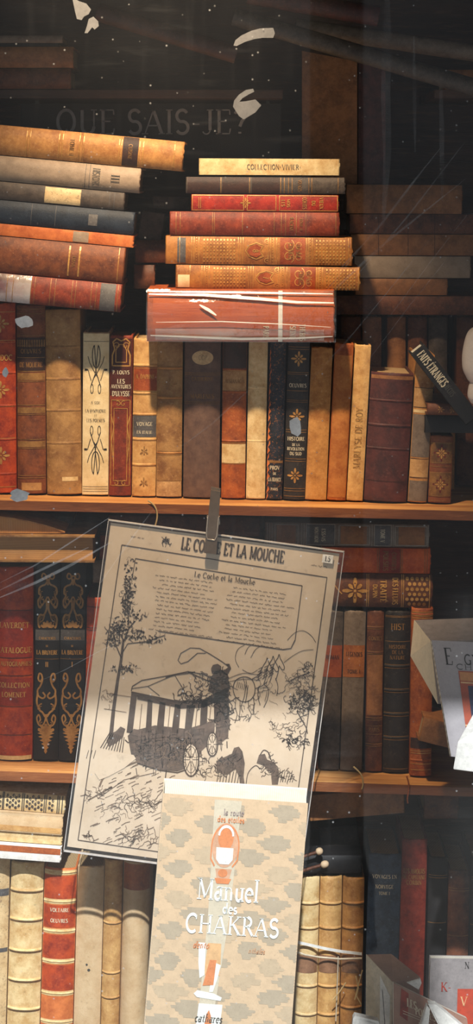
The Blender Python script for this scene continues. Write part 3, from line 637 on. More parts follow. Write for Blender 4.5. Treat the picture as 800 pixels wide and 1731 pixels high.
# right-hand back row and the pile on it
G6='dim uprights at the back of the upper shelf'; BY=.168
for x0,x1,mt,lab in ((577,610,'dbrown','dim dark brown book standing behind the slim yellow one'),(613,645,'dimbrown','dim brown book standing behind the maroon one, beside a black gap'),(655,686,'dimbrown','dim brown book with a black gap on both sides, behind the maroon one'),(690,722,'dbrown','dim dark book standing above the tilted black paperback'),(725,756,'greyd','dim grey brown book standing behind the tilted black paperback')):
    q,z=ye(b1,x0,BY); V(x0,x1,535,q,0,BY,.12,M[mt],lab,G6,z=z)
q,z=ye(b1,772,BY); V(772,806,535,q,0,BY,.12,M['dbrown'],'dim brown book standing behind the white ceramic ornament',G6,z=z)
G7='books piled flat on the dim uprights'
HYp=.135
for x0,x1,y0,y1,mt,lab,sg in ((566,830,500,532,'dbrown','long dark brown book lying across the dim uprights, lowest of the pile',.3),(600,757,471,499,'dimbrown','short brown book lying under the pale grey one',.2),(598,796,433,470,'palegrey','pale grey book lying in the brown pile, its far end slanted',.2),
    (592,830,396,432,'dimbrown','brown book lying on the pale grey one',.2),(590,830,362,395,'dbrown','darker brown book second from the top of the pile',.2),(585,782,312,361,'dimbrown','broad brown book topmost of the pile under the folio',.4)):
    b=Hh(x0,x1,y0,y1-.6,sg,HYp,.13,M[mt],lab,G7,bulge=.08)
    if x0 in(592,590): b.lines([640,690,735],.8,LABD)

# ================================================================ THE DARK TOP
SIGN=worn('black_signboard',(20,20,21),(12,12,13),(36,34,33)); SLET=plain('faded_sign_paint',(168,164,160))
o=thing('hanging_sign','black signboard with faded grey capitals below the top shelf','sign',W(250,272,.14))
k=K(.14)
MB().box(-215*k,225*k,0,.008,0,97*k).build('signboard',SIGN,o)
m=MB()
for pts,w in lettering('QUE SAIS-JE?',40*k,6*k,66*k,1.04,.13): m.rib(pts,w,lambda u,v:(u,-.0006,v))
m.build('sign_lettering',SLET,o)
for x in (-190,200): MB().box(x*k,(x+6)*k,.001,.004,97*k,PZ(166,.05)-PZ(272,.14)-.0003).build('hanger',FRAMEM,o)
G8='folios standing on the right-hand pile'
def folio(x0,x1,yt0,yt1,yb,Y,th,mat,label):
    o=thing('folio',label,'book',W(x0,yb,Y),group=G8); k=K(Y)
    a=(x1-x0)*k; h0=(yb-yt0)*k; h1=(yb-yt1)*k
    for y,nm in ((0,'cover_board'),(th-.003,'cover_board')):
        MB().hexa([(0,y,0),(a,y,0),(a,y,h1),(0,y,h0),(0,y+.003,0),(a,y+.003,0),(a,y+.003,h1),(0,y+.003,h0)]).build(nm,mat,o)
    MB().hexa([(.002,.0031,.002),(a-.003,.0031,.002),(a-.003,.0031,h1-.003),(.002,.0031,h0-.003),(.002,th-.0031,.002),(a-.003,th-.0031,.002),(a-.003,th-.0031,h1-.003),(.002,th-.0031,h0-.003)]).build('page_block',PAGES,o)
    return o
o=folio(511,604,86,104,311,.15,.018,M['dimbrown'],'tall brown folio standing in the dark, half behind the cream paperback'); 
o=folio(606,652,104,112,311,.165,.018,M['maroon'],'dark reddish folio standing next to the brown one')
G9='reflections modelled as long rolls across the dark top of the bookcase'
def roll(p0,p1,r,mat,label,Y0,Y1):  # reflections in the glass, modelled as solid rolls
    a,c=W(*p0,Y0),W(*p1,Y1); o=thing('reflection_roll',label,'roll',a,group=G9)
    q=[Vector((0,0,0)).lerp(c-a,i/6) for i in range(7)]
    m=MB().tube(q,[r*(1-.02*(i%2)) for i in range(7)],18); m.build('reflection_tube',mat,o,smooth=60)
    d=(c-a).normalized(); m=MB(); m.tube([d*-.0006,d*.002],r*.6,14); m.build('hollow_end',M['black'],o)
roll((395,28),(860,165),.0125,M['greyd'],'grey brown reflection modelled as a roll slanting over the folios',-.012,-.012)
roll((500,45),(870,100),.012,M['grey'],'paler grey reflection modelled as a roll crossing above the slanting one',.028,.028)
roll((420,-10),(640,28),.014,M['maroon'],'dusky maroon reflection modelled as a roll at the very top of the window',-.02,-.02)
roll((165,20),(400,92),.013,worn('dusky_red_reflection',(70,36,28),(46,24,20)),'dusky red reflection modelled as a roll slanting down towards the white shapes',-.01,-.01)
G10='books on the top shelf in the dark'
for x0,x1,y0,y1,mt,lab in ((-40,120,116,150.5,'dbrown','dark brown book lowest on the unlit top shelf'),(-40,124,79,115,'dimbrown','dim brown book in the middle of the unlit top shelf pile'),(-40,106,60,73,'grey','thin dim grey book topmost on the unlit top shelf pile')):
    Hh(x0,x1,y0,y1-.4,0,.045,.12,M[mt],lab,G10)
Hh(-40,100,73.4,78.6,0,.05,.1,M['black'],'thin black booklet under the dim grey book',G10,bulge=.02,soft=True)
Hh(752,850,118,151,0,.045,.12,M['dimbrown'],'dim brown book at the end of the unlit top shelf',G10)
# reflections in the pane, modelled as pale flat shapes
G11='white reflections modelled as shapes on the window pane'
SCR=plain('reflection_grey',(126,124,122),rough=.8); REFW=plain('reflection_white',(240,238,236),rough=.8)
def glass_reflection(polys,label,nm='scrap_or_reflection'):
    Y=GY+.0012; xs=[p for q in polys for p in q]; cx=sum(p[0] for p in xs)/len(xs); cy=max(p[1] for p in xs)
    o=thing(nm,label,'glass_reflection',W(cx,cy,Y),group=G11); k=K(Y); m=MB()
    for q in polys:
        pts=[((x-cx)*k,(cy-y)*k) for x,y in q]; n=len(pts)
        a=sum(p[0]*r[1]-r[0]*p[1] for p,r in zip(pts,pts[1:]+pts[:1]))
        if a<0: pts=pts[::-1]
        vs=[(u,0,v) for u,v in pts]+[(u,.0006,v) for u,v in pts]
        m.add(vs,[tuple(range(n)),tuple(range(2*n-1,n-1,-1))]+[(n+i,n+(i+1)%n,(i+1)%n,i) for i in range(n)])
    m.build('reflection_shape',SCR if cy<300 else REFW,o)
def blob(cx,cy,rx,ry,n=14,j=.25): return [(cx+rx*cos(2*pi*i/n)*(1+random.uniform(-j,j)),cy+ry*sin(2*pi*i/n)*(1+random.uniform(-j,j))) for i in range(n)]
glass_reflection([[(122,-4),(134,2),(146,6),(154,16),(150,24),(142,28),(138,34),(130,32),(127,20)],[(150,32),(158,28),(166,36),(167,44),(160,50),(156,46),(148,56),(143,56),(147,44)]],'ragged white reflection shape high on the glass over the dark books')
glass_reflection([[(395,77),(398,68),(408,60),(425,52),(440,48),(462,47),(465,56),(462,64),(444,64),(430,66),(414,71),(400,78)]],'curved white reflection shape on the glass above the hooked one')
glass_reflection([[(394,180),(396,170),(404,160),(416,152),(428,150),(430,155),(420,160),(410,166),(405,172),(416,171),(432,168),(442,178),(432,190),(412,202),(404,196)]],'hooked white reflection shape on the glass by the end of the sign lettering')
glass_reflection([blob(40,545,15,11)],'small white reflection shape on the glass over the brown banded spine'); glass_reflection([blob(33,838,17,10)],'white reflection shape on the glass at the shelf edge under the brown book')
glass_reflection([blob(500,722,11,16,10)],'white reflection shape on the glass over the black rosette book')
glass_reflection([blob(9,630,5,8,9)],'tiny reflection shape on the glass over the red orange spine'); 

# ================================================================ MIDDLE SHELF
G20='upright books on the middle shelf'
def U2(x0,x1,yt,lean,mat,label,Y=0.,d=DP,grp=G20,fn=b2,tl=None,**k):
    yb,z=ye(fn,(x0+x1)/2,Y); z+=abs(sin(R(lean)-(T2 if fn is b2 else T3)))*(x1-x0)*K(Y)/2-.0008; yb=HY+(CZ-z)/K(Y)
    return V(x0,x1,yt,yb,lean,Y,d,mat,label,grp,z=z,**k)
b=U2(-8,54.5,957,.4,M['red'] if False else M['redorange'],'red leather book with five lines of gold capitals and worn foot')
b.lab(1030,1110,worn('crimson_label',(150,44,22),(110,28,14),(184,80,50)),.97).lab(1145,1190,worn('crimson_label',(1,1,1)),.97).lab(1275,1282,M['creamv'],.96,'worn_foot').lines([1030,1110,1140,1192,1240],1,LABD)
b.text([(1055,9,'LAVERDET',.9),(1097,9,'CATALOGUE',.95),(1120,7,"D'AUTOGRAPHES",.95),(1156,8,'COLLECTION',.95),(1172,8,'LOMENET',.8)],GOLD,weight=.19)
def scroll_gilt(b,top):
    t=b.t; it=[]; k=b.k
    def X_(x): return x*t*.5
    yy=lambda y: (22+(y-22)*.74 if y<170 else 188+(y-194)*.74)
    P=lambda pts,s,w:it.append(('r',[(s*X_(x),b.v(top+yy(y))) for x,y in pts],w*k))
    sm=lambda pts,n=6:[p for p in smooth_prof(pts,n)]
    for s in (-1,1):
        P(sm([(.02,22),(.3,30),(.5,26),(.42,18),(.22,20),(.12,30),(-.02,44)]),s,2.6)
        P(sm([(-.02,30),(.2,42),(.5,46),(.7,52),(.72,64),(.6,66),(.62,72),(.78,80),(.74,92),(.6,96),(.48,88)]),s,3)
        P(sm([(.74,92),(.5,92),(.2,80),(.02,70)] ),s,2.4); P(sm([(.4,70),(.62,80),(.5,88),(.32,84),(.36,76),(.48,78)]),s,2)
        P(sm([(.1,78),(.08,98),(.3,112),(.6,112),(.76,122),(.72,136),(.6,142)]),s,3.2); P(sm([(.22,112),(.36,124),(.6,128)]),s,2)
        # lower half
        P(sm([(.36,205),(.5,212),(.68,206),(.6,194),(.42,196),(.34,208),(.5,222),(.72,232),(.66,244),(.3,250),(.1,244),(.3,236)]),s,2.8)
        P(sm([(.7,238),(.78,256),(.7,268),(.5,278),(.3,282),(.08,292)]),s,3.2); P(sm([(.36,262),(.56,266),(.68,276)]),s,2.2)
        P(sm([(.04,286),(.06,300),(.3,312),(.6,310),(.76,296),(.6,288),(.46,298),(.56,304)]),s,2.6)
        for c in ((.5,118),(.62,60),(.6,128),(.5,306),(.58,270)): it+=[('p',q[1]) for q in fleuron(s*X_(c[0]),b.v(top+yy(c[1])),4.6*k,5)]
    for c,r in ((136,10),(322,12)):
        for a in (-70,-35,0,35,70): it.append(('p',petal(0,b.v(top+yy(c)+4),R(90+a),.0008,r*k*1.25,r*k*.28)))
    for dy,w in ((330,.7),(338,.62),(346,.5),(354,.36),(362,.25),(370,.14)): it.append(('p',[(-X_(w),b.v(top+yy(dy))),(0,b.v(top+yy(dy)-5)),(X_(w),b.v(top+yy(dy))),(0,b.v(top+yy(dy)+5))]))
    return it
for x0,x1,sn,lab in ((56.5,98,'II','second volume in black cloth with gold scrollwork, beside the red book'),(99,141,'I','first volume in black cloth with gold scrollwork, beside the poster edge')):
    b=U2(x0,x1,949,.8,M['black'],lab,name='cloth_book',bulge=.1)
    b.gilt(scroll_gilt(b,950),worn('scroll_gilt',(176,130,72),(136,94,46),(204,160,100)),'gilt_scrollwork').lab(1064,1082,LABG,.97,'glass_streak')  # grey band puts the light streak of the glass onto the spine
    b.text([(1078,4,'CARACTERES',.8),(1091,3,'DE',.2),(1102,7,'LA BRUYERE',.86),(1122,8,sn,.3)],GOLD,weight=.2).lines([1113],.7,GOLDD)
b=U2(143,172,1010,.9,M['redorange'],'orange leather book half hidden by the edge of the poster'); b.lines([1025,1060,1064],1,LABD)
for x0,x1,mt,lab in ((176,212,'dbrown','dark brown'),(470,505,'greyd','dark grey'),(507,538,'dbrown','deep brown')):
    U2(x0,x1,1012 if x0<200 else 1030,1.,M[mt],lab+' book standing behind the hanging poster')
G21='books lying on the middle shelf row'
b=Hh(-70,160,904,949.5,.4,-.05,.15,M['vellumd'],'thick book lying with its worn page edges outward, boards overhanging',G21,foreedge=True,pages=paged('brown_pages',(182,138,86),(120,82,46)))
b=Hh(-60,104,866,880,1.0,.06,.1,M['dbrown'],'flat brown book under the shelf board, behind the curled booklet',G21,bulge=.03,soft=True)
# curled booklet
o=thing('curled_booklet','curled tan booklet wedged on the thick book with page edges outward','booklet',W(-40,902.5,-.04),group=G21); k=K(-.04)
vs=[];n=16
for y in (0,.09):
    for i in range(n+1):
        x=i/n; top=(31-4*x)*(1-x**2.2)*.95+2.2*x; vs.append((150*k*x,y,top*k))
    for i in range(n+1): vs.append((150*k*(1-i/n),y,.0008+0*k))
L_=2*(n+1); MB().add(vs,[tuple(range(L_))[::-1],tuple(range(L_,2*L_))]+[(i,(i+1)%L_,L_+(i+1)%L_,L_+i) for i in range(L_)]).build('pages',paged('tan_leaves',(206,150,84),(156,100,50)),o)
m=MB(); vs=[]
for i in range(n+1):
    x=i/n; top=(31-4*x)*(1-x**2.2)*.95+2.2*x
    for y,e in ((-.0015,.0004),(.091,.0004),(.091,.0018),(-.0015,.0018)): vs.append(((150*x)*k,y,top*k+e))
m.add(vs,[(4*i+j,4*i+(j+1)%4,4*(i+1)+(j+1)%4,4*(i+1)+j) for i in range(n) for j in range(4)]+[(0,1,2,3),(4*n+3,4*n+2,4*n+1,4*n)]).build('cover',M['tan'],o,smooth=40)
b=Hh(96,124,872,886,3,.03,.08,M['greyd'],'small grey booklet poking out beside the curled one',G21,name='booklet',bulge=.02,soft=True)
b=Hh(157,262,947,985,.6,.01,.11,M['grey'],'grey book lying between the black scroll volumes and the poster',G21)
b=Hh(168,300,905,946,.6,.015,.11,M['redbrown'],'small red brown book end showing beside the top of the poster',G21)
b=Hh(183,440,872,903,.8,.02,.11,M['dbrown'],'brown book lying just under the shelf board above the poster',G21)
G22='books lying on the grey pair of uprights'
b=Hh(562,731,968,1025,1.,-.004,.125,M['dbrown'],'brown book with gold daisies and honeycomb end, lowest of the three',G22,bulge=.14)
t=b.t;k=b.k; b.flower([600],22,GOLD,8,1.)
it=[]
for p in (620,623,679,682,726): it+=strips([b.v(p)],t,1.3*k)
for i in range(6):
    for j in range(5):
        u=(i-2.5)*t*.15; p=688+8.4*j+(i%2)*4
        if p<724: it+=[('p',[(u+t*.055*cos(a*pi/4),b.v(p)+3.1*k*sin(a*pi/4)) for a in range(8)])]
it+=[('r',[(t*.1,b.v(578)),(-t*.05,b.v(570)),(-t*.2,b.v(564))],1.8*k)]
b.gilt(it,GOLD).text([(634,7,'DUPIN',.55),(648,10,'TRAITÉ',.8),(668,9,'DES FLEURS',.8)],GOLD,weight=.2)
b=Hh(545,728,925,967,.9,-.008,.13,worn('vivid_orange_leather',(214,96,36),(176,66,22),(232,142,84)),'bright orange red leather book in the middle of the three',G22,bulge=.16)
b.lab(640,678,worn('crimson_label',(1,1,1)),.97).lines([638,641,677,680,718,722],1,GOLDD).text([(652,8,'POESIES',.8),(666,7,'CHOISIES',.7)],GOLDD)
b=Hh(448,726,883,921,.9,-.008,.13,M['grey'],'brown book with silver ruled grey panels, topmost of the three',G22,bulge=.12)
SILV=worn('silver_tooling',(170,160,148),(130,122,112),(200,190,180))
for a,c,mt in ((468,500,'dimbrown'),(576,620,'dimbrown'),(674,718,'dimbrown')): b.lab(a,c,M[mt],.8,'panel_or_shadow')
b.lab(518,566,LABG,.92).lab(634,660,LABG,.92); t=b.t; q=b.v
fr=lambda a,c,f=.46:('r',[(-t*f,q(a)),(t*f,q(a)),(t*f,q(c)),(-t*f,q(c)),(-t*f,q(a))],1.*b.k)
b.gilt([fr(518,566),fr(573,625,.42),fr(633,662),fr(668,722,.42),fr(465,504,.42)]+strips([q(p) for p in (452,456,460,510,514,629,665,724)],t,.8*b.k),SILV,'silver_rule').text([(535,6,'MONTAIGNE',.7),(547,6,'ESSAIS',.6),(647,7,'TOME V',.6)],CREAMINK)
b=U2(540.5,573,1032,1.7,M['greyd'],'dark grey brown book with orange label, partly behind the poster',bulge=.1); b.lab(1090,1144,LABR).text([(1110,7,'ROMAN',.7)],LABD)
b=U2(575,611.5,1032,1.6,M['grey'],'grey brown cloth book with an orange paper label, fully in view',bulge=.1); b.lab(1090,1144,worn('orange_label',(164,96,46),(126,66,28),(190,130,80))).text([(1105,7,'LEGENDES',.75),(1136,5,'1850',.5) if False else (1134,6,'TOME I',.6)],LABD)
b=U2(617,645.5,1032,.9,M['dbrown'],'slim dark brown book with gilt bands at head and foot'); b.lines([1058,1062,1100,1104,1212,1216,1226,1240,1256,1260],1,GOLDD).bands([1060,1102,1214,1258],4,M['dbrown'],.001).text([(1078,6,'CONTES',.8),(1232,6,'PARIS',.7)],GOLDD).lab(1106,1208,M['dimbrown'],.9,'calf_panel')
b=U2(647,690.5,1032,.9,M['blackw'],'thick black book with ruled gilt compartments, four raised bands'); b.bands([1125,1166,1206,1246],5,M['blackw'],.0014).lines([1040,1042,1083,1122,1128,1163,1169,1203,1209,1243,1249,1298],.9,GOLDD).text([(1058,10,'HIST',.6),(1092,6,'HISTOIRE',.8),(1101,6,'DE LA',.5),(1110,6,'NATURE',.8)],GOLDD)
b=U2(693,729,1028,.7,M['tanlight'] if False else M['chestnut'],'tall orange tan book with gilt foot, behind the white boxed book',Y=-.016); b.lines([1034,1040,1044,1268,1272,1284,1290,1300],1.2,GOLD).bands([1038,1284],4,M['chestnut'],.001).lab(1246,1264,LABD,.98,'dark_band')
b=Hh(712,790,1212,1252,14,-.06,.08,M['dimbrown'],'dim brown book lying slanted beneath the white boxed book',G22,bulge=.05)

# ================================================================ UNDER THE MIDDLE SHELF
G30='books lying in a pile under the middle shelf'
def L3(x1,y0,y1,mat,label,s=3.4,x0=-60,Y=-.02,d=.12,**k):
    dy=x0*math.tan(R(s)); return Hh(x0,x1,y0+dy,y1+dy-.5,s,Y,d,mat,label,G30,Yr=0,**k)
b=L3(107,1411,1437,M['whitep'],'white paperback with a curling brown fore-edge, lowest of the pile',4.2,Y=-.036,name='paperback_book',bulge=.05,soft=True); b.lab(-20,106,M['chestnut'],.4,'brown_edge',-.004)
b=L3(108,1393,1410,M['creamv'],'thin cream booklet in the pile under the shelf',4.2,Y=-.03,name='booklet',bulge=.05,soft=True)
b=L3(109,1361,1392,M['sungrey'],'buff paperback with a yellowed lower edge, in the pile under the shelf',4.2,Y=-.034,name='paperback_book',bulge=.06,soft=True); b.lab(-20,108,M['orange'] if False else M['tanlight'],.3,'yellowed_edge',.007)
b=L3(113,1329,1360,M['creamv'],'white book with dark floral stamping along its spine, under the shelf',4.4,Y=-.022,bulge=.1)
t=b.t; it=[]
for a,c in ((-4,6),(13,38),(46,76),(84,98)):
    for i in range(int((c-a)/5)):
        for s in (-1,0,1):
            p=a+2.5+i*5; u=s*t*.27+(i%2-.5)*t*.12
            it+=[('p',[(u+t*.1*cos(z*pi/3+i),b.v(p)+2.0*b.k*sin(z*pi/3+i)*(.7+.3*s)) for z in range(6)]),('r',spiral(u,b.v(p),.0022,i+s,1),.9*b.k)]
for p in (8,10,41,44,78,81,100,103,108): it+=strips([b.v(p)],t,1.6*b.k)
b.gilt(it,worn('dark_stamping',(74,64,60),(50,44,42),(110,96,86)),'floral_stamping')
b=L3(120,1304,1309,M['creamv'],'thin pamphlet lying on top of the white stamped book',2.6,Y=.0,name='pamphlet',bulge=.02,soft=True)
# ================================================================ LOWER ROW
G31='upright books on the lowest shelf'
def U3(*a,**k): return U2(*a,grp=G31,fn=b3,**k)
b=U3(-36,8,1434,1.5,M['marb'],'cream marbled book with dark speckles, cut by the edge of the picture',bulge=.2); b.lab(1500,1512,LABG).lab(1600,1607,LABG)
b=U3(10,65,1456,1.6,M['creamv'],'pale cream book with raised bands, beside the marbled one',bulge=.2); b.bands([1502,1551,1603,1653,1702],5,M['creamv'],.003).lines([1506,1555,1607,1657,1706],1.2,worn('brown_rule',(120,80,46)))
b=U3(66.5,121,1466,1.6,M['orange'],'bright orange red book with cream bands across its spine',bulge=.18,name='leather_book')
for p in (1472,1521,1571,1622,1676,1724): b.lab(p-4,p+4,M['creamv'],.98,'cream_band')
for p in (1472,1521,1571,1622,1676,1724): b.bands([p],4,M['creamv'],.0015)
b.lab(1478,1516,M['redorange'],.97,'red_panel').lab(1527,1565,M['redorange'],.97,'red_panel').lab(1577,1617,M['redorange'],.97,'red_panel').lab(1628,1671,M['redorange'],.97,'red_panel').text([(1535,6,'VOLTAIRE',.8),(1553,6,'OEUVRES',.8)],CREAMINK)
b=U3(122.5,167,1463,1.6,M['sungrey'],'plain pale buff book with two small dark spots',bulge=.16); b.gilt([('p',[(-.002+.0016*cos(a),b.v(1628)+.0016*sin(a)) for a in range(6)]),('p',[(.001+.0022*cos(a),b.v(1637)+.002*sin(a)) for a in range(6)])],GREYINK,'dark_spot')
b=U3(168.5,199,1452,1.5,M['tanlight'],'narrow tan book with three bands, between the buff and the rounded one',bulge=.34); b.bands([1557,1641,1683],4,M['tanlight'],.0018).lines([1559,1643,1685],1.2,worn('brown_rule',(120,80,46)))
b=U3(200.5,246,1452,1.5,M['sungrey'],'broad grey buff book with rounded spine, close to the poster corner',bulge=.36); b.lab(1456,1500,M['chestnut'],.96,'shaded_head')  # chestnut panel paints the shaded head above the sun edge
for x0,x1,yt,mt,lab,bd in ((497,533,1480,'creamv','cream banded book by the edge of the patterned book',(1524,1566,1664,1712)),(534.5,571,1480,'tanlight','light tan banded book in the bound set, its head in shade',(1524,1566,1664,1712)),(573,609,1482,'tan','darker tan banded book in the bound set, next to the blue one',(1524,1566,1664,1700))):
    b=U3(x0,x1,yt,1.3,M[mt],lab,bulge=.24); b.bands(bd,5,M[mt],.0022).lines([p+3 for p in bd],1.1,worn('brown_rule',(120,80,46))).lab(1612,1642,worn('tie_shadow_brown',(146,104,74),(116,80,56),(176,136,104)),.96,'panel_or_shadow')  # dull brown strip paints the shadow below the tie
b=U3(613,668,1443,1.7,M['navy'],'blue cloth book with pale lettering, standing beside the red one',name='cloth_book',bulge=.1); b.text([(1480,6,'VOYAGES EN',.8),(1489,3,'-',.2),(1497,6,'NORVEGE',.7),(1508,5,'TOME I',.5)],CREAMINK,weight=.13)
b=U3(669.5,712,1418,1.6,worn('brick_cloth',(128,44,28),(92,28,18),(160,76,54),scale=90,fleck=.4),'tall red cloth book lettered at its head, beside the blue one',name='cloth_book',bulge=.12); b.text([(1471,8,'LES AMOURS',.85),(1481,7,'DU CAPITAINE',.9),(1490,7,'CORBIN',.6)],GOLDD)
for x0,x1,yt,mt,lab in ((716,748,1448,'black','black book in the dark beyond the tall red one'),(750,786,1470,'dbrown','deep brown book in the darkest corner of the lowest shelf'),(788,830,1452,'black','black book at the very edge of the lowest shelf')):
    b=U3(x0,x1,yt,1.5,M[mt],lab); b.lines([yt+30,yt+34,yt+110],1,GOLDD)
# plastic tie around the bound set
o=thing('plastic_tie','white plastic tie stretched across the tan banded set','tie',W(497,1606,-.014)); m=MB(); Y=-.014
pts=[W(x,y,Y)-o.location for x,y in ((497,1592),(520,1597),(550,1604),(578,1609),(612,1613))]
m=MB(); vs=[]
for p in pts: vs+=[(p.x,0,p.z+.0022),(p.x,0,p.z-.0016),(p.x,.0006,p.z-.0016),(p.x,.0006,p.z+.0022)]
m.add(vs,[(4*i+j,4*i+(j+1)%4,4*i+4+(j+1)%4,4*i+4+j) for i in range(len(pts)-1) for j in range(4)]).build('flat_band',M['whitep'],o)
MB().tube([W(x,y,Y-.001)-o.location for x,y in ((497,1607),(516,1614),(540,1618),(575,1621),(612,1620))],.0012).build('thin_cord',M['beige'],o)
MB().tube([W(x,y,Y-.001)-o.location for x,y in ((572,1617),(571,1650),(568,1726))],.0008).build('cord_tail',M['beige'],o)
STRAW=plain('dry_straw',(190,160,110))
G32='straws caught in front of the tan set'
for pts,lab in ((((563,1690),(574,1677),(585,1661)),'pale straw lying across the foot of the tan banded books'),(((602,1650),(606,1670),(603,1684),(611,1698)),'bent straw hanging beside the blue book'),(((613,1640),(607,1662),(600,1690)),'second straw crossing the bent one')):
    o=thing('straw',lab,'straw',W(*pts[0],-.03),group=G32); MB().tube([W(*p,-.03)-o.location for p in pts],.0009,6).build('stalk',STRAW,o)
# things lying above the lowest row, in shade
b=Hh(522,683,1345,1388,-5.0,-.006,.12,M['dimbrown'],'flat brown book lying tilted upward under the middle shelf',G30,bulge=.04)
b=Hh(716,775,1334,1384,0,.02,.1,M['dbrown'],'dim brown book end deep under the middle shelf',G30)
b=Hh(505,612,1446,1476.5,0,.0,.12,M['black'],'black book lying on the tan banded set',G30,bulge=.1)
b=Hh(540,606,1400,1447,-3,.05,.09,M['blackw'],'dark worn book on the black one',G30)
G33='light tipped wooden handles above the tan set'
WOOD2=plain('pale_turned_wood',(206,176,140))
for (a,c,lab) in (((508,1450),(546,1437),'dark handle with pale rounded tip, upper of the two'),((512,1472),(556,1459),'dark handle with pale rounded tip, lower of the two')):
    Y=-.016; o=thing('wooden_handle',lab,'handle',W(*a,Y),group=G33); d=W(*c,Y)-W(*a,Y)
    MB().tube([Vector((0,0,0)),d*.7],.0022,10).build('shaft',M['dbrown'],o,smooth=50)
    MB().tube([d*.7,d*.76,d*.86,d*.95,d*1.0],[.0024,.0045,.005,.004,.0015],12).build('tip',WOOD2,o,smooth=60)
# twine loops hanging from the shelf edges
G34='twine ends hanging over the shelf edges'
for pts,lab in ((((250,846),(262,856),(266,872),(263,888)),'loop of twine over the upper shelf edge above the poster'),(((598,1296),(610,1308),(614,1322),(612,1334)),'loop of twine over the middle shelf edge'),(((688,1312),(692,1330),(689,1350),(690,1358)),'orange twine end hanging from the middle shelf edge')):
    Y=-.0575; o=thing('hanging_twine',lab,'twine',W(*pts[0],Y),group=G34); MB().tube([W(*p,Y)-o.location for p in smooth_prof(list(pts),5)],.0011,6).build('strand',STRAW if pts[0][0]<650 else M['chestnut'],o,smooth=60)

# ================================================================ THE POSTER
PY_=-.12; k=K(PY_); PT=7.7
po=thing('poster','buff printed sheet with a coach drawing, clipped up in front of the shelves','poster',W(183,878,PY_),(0,R(PT),0))
PW,PH=403*k,565*k
ca,sa=cos(R(PT)),sin(R(PT))
def pp(x,y):   # a point of the sheet -> its own (u, v)
    dx,dz=(x-183)*k,-(y-878)*k
    return (dx*ca-dz*sa, dx*sa+dz*ca)
PAPER=worn('old_poster_paper',(203,184,160),(190,169,143),(215,199,177),scale=14,rough=.8,fleck=.25,bump=.04)
INK=plain('sepia_ink',(70,54,44),var=.2); INKL=plain('thin_sepia_ink',(112,90,72),var=.2); INKM=plain('half_tone_ink',(98,80,68),var=.35)
MB().box(.004,PW-.006,0,.0006,-PH+.006,-.004).build('paper_sheet',PAPER,po)
SLV=clearfilm('sleeve_film',.035,(220,216,210),.05,rough=.12,patchy=.6)
MB().add([(0,-.0026,0),(PW,-.0026,0),(PW,-.0026,-PH),(0,-.0026,-PH)],[(0,3,2,1)]).build('clear_sleeve',SLV,po)
EDGE=plain('sleeve_edge',(196,190,184),rough=.3)
m=MB()
for x0,x1,z0,z1 in ((0,PW,-.0012,.0004),(PW-.0009,PW,-PH,0),(0,.0009,-PH,0),(0,PW,-PH-.0004,-PH+.0012)): m.box(x0,x1,-.0030,.0012,z0,z1)
m.build('sleeve_rim',EDGE,po)
PM=lambda u,v:(u,-.0005,v); PM2=lambda u,v:(u,-.0008,v)
def ink(name,strokes,mat=INK,mp=PM):
    m=MB()
    for s in strokes:
        if s[0]=='p': m.poly([pp(*q) for q in s[1]],mp)
        else: m.rib([pp(*q) for q in s[1]],s[2]*k if not callable(s[2]) else (lambda t,f=s[2]:f(t)*k),mp,step=.02)
    return m.build(name,mat,po)
ink('frame_line',[('r',[(206,921),(553,976),(505,1330),(497,1473)],1.6),('r',[(206,921),(132,1420)],1.6),('r',[(132,1420),(497,1473)],1.6),('r',[(229,944),(511,990)],1.4),('r',[(511,990),(499,1082)],1.4),('r',[(229,944),(224,975)],1.2),('r',[(268,1067),(478,1098)],1.6),('r',[(499,1082),(492,1096),(478,1098)],1.8)])
def line_text(txt,size,x,y,wide,weight,slab,name,maxw=None,mat=INK):
    c=pp(x,y); m=MB()
    for pts,w in lettering(txt,size*k,c[0],c[1],wide,weight,slab=slab,maxw=maxw*k if maxw else None): m.rib(pts,w,PM2)
    m.build(name,mat,po)
line_text('LE COCHE ET LA MOUCHE',19,394,930,.6,.2,True,'title_lettering',178)
line_text('Le Coche et la Mouche',9,380,977,1.,.14,False,'subtitle_lettering',158)
rnd=random.Random(3)
def textlines(x0,x1,y0,n,dy,ind=0):
    S_=[]
    for i in range(n):
        y=y0+i*dy; a=x0-i*1.5+rnd.choice((0,8,14)); e=x1-i*1.5-rnd.uniform(0,26); x=a
        while x<e:
            wd=rnd.uniform(4,13); q=[]
            j=0.
            while j<wd: q.append((x+j,y+(x+j-x0)*.135+rnd.uniform(-1.3,1.3))); j+=.9
            if len(q)>1: S_.append(('r',q,.75))
            x+=wd+2.4
    return S_
ink('printed_verse',textlines(263,372,972,14,7.1)+textlines(387,497,992,14,7.1),INK)
ink('printed_imprint',textlines(207,268,905,1,7)+textlines(520,548,946,1,7)+textlines(512,556,953,1,7))
def scrib(cx,cy,rx,ry,n,seg=5,w=.9,r=5):
    S_=[]
    for _ in range(n):
        a=rnd.uniform(0,2*pi); d=math.sqrt(rnd.random()); x,y=cx+rx*d*cos(a),cy+ry*d*sin(a); q=[(x,y)]; th=rnd.uniform(0,2*pi)
        for _ in range(seg): th+=rnd.uniform(-1.3,1.3); x+=r*.5*cos(th); y+=r*.5*sin(th); q.append((x,y))
        S_.append(('r',q,w*rnd.uniform(.4,1.1)))
    return S_
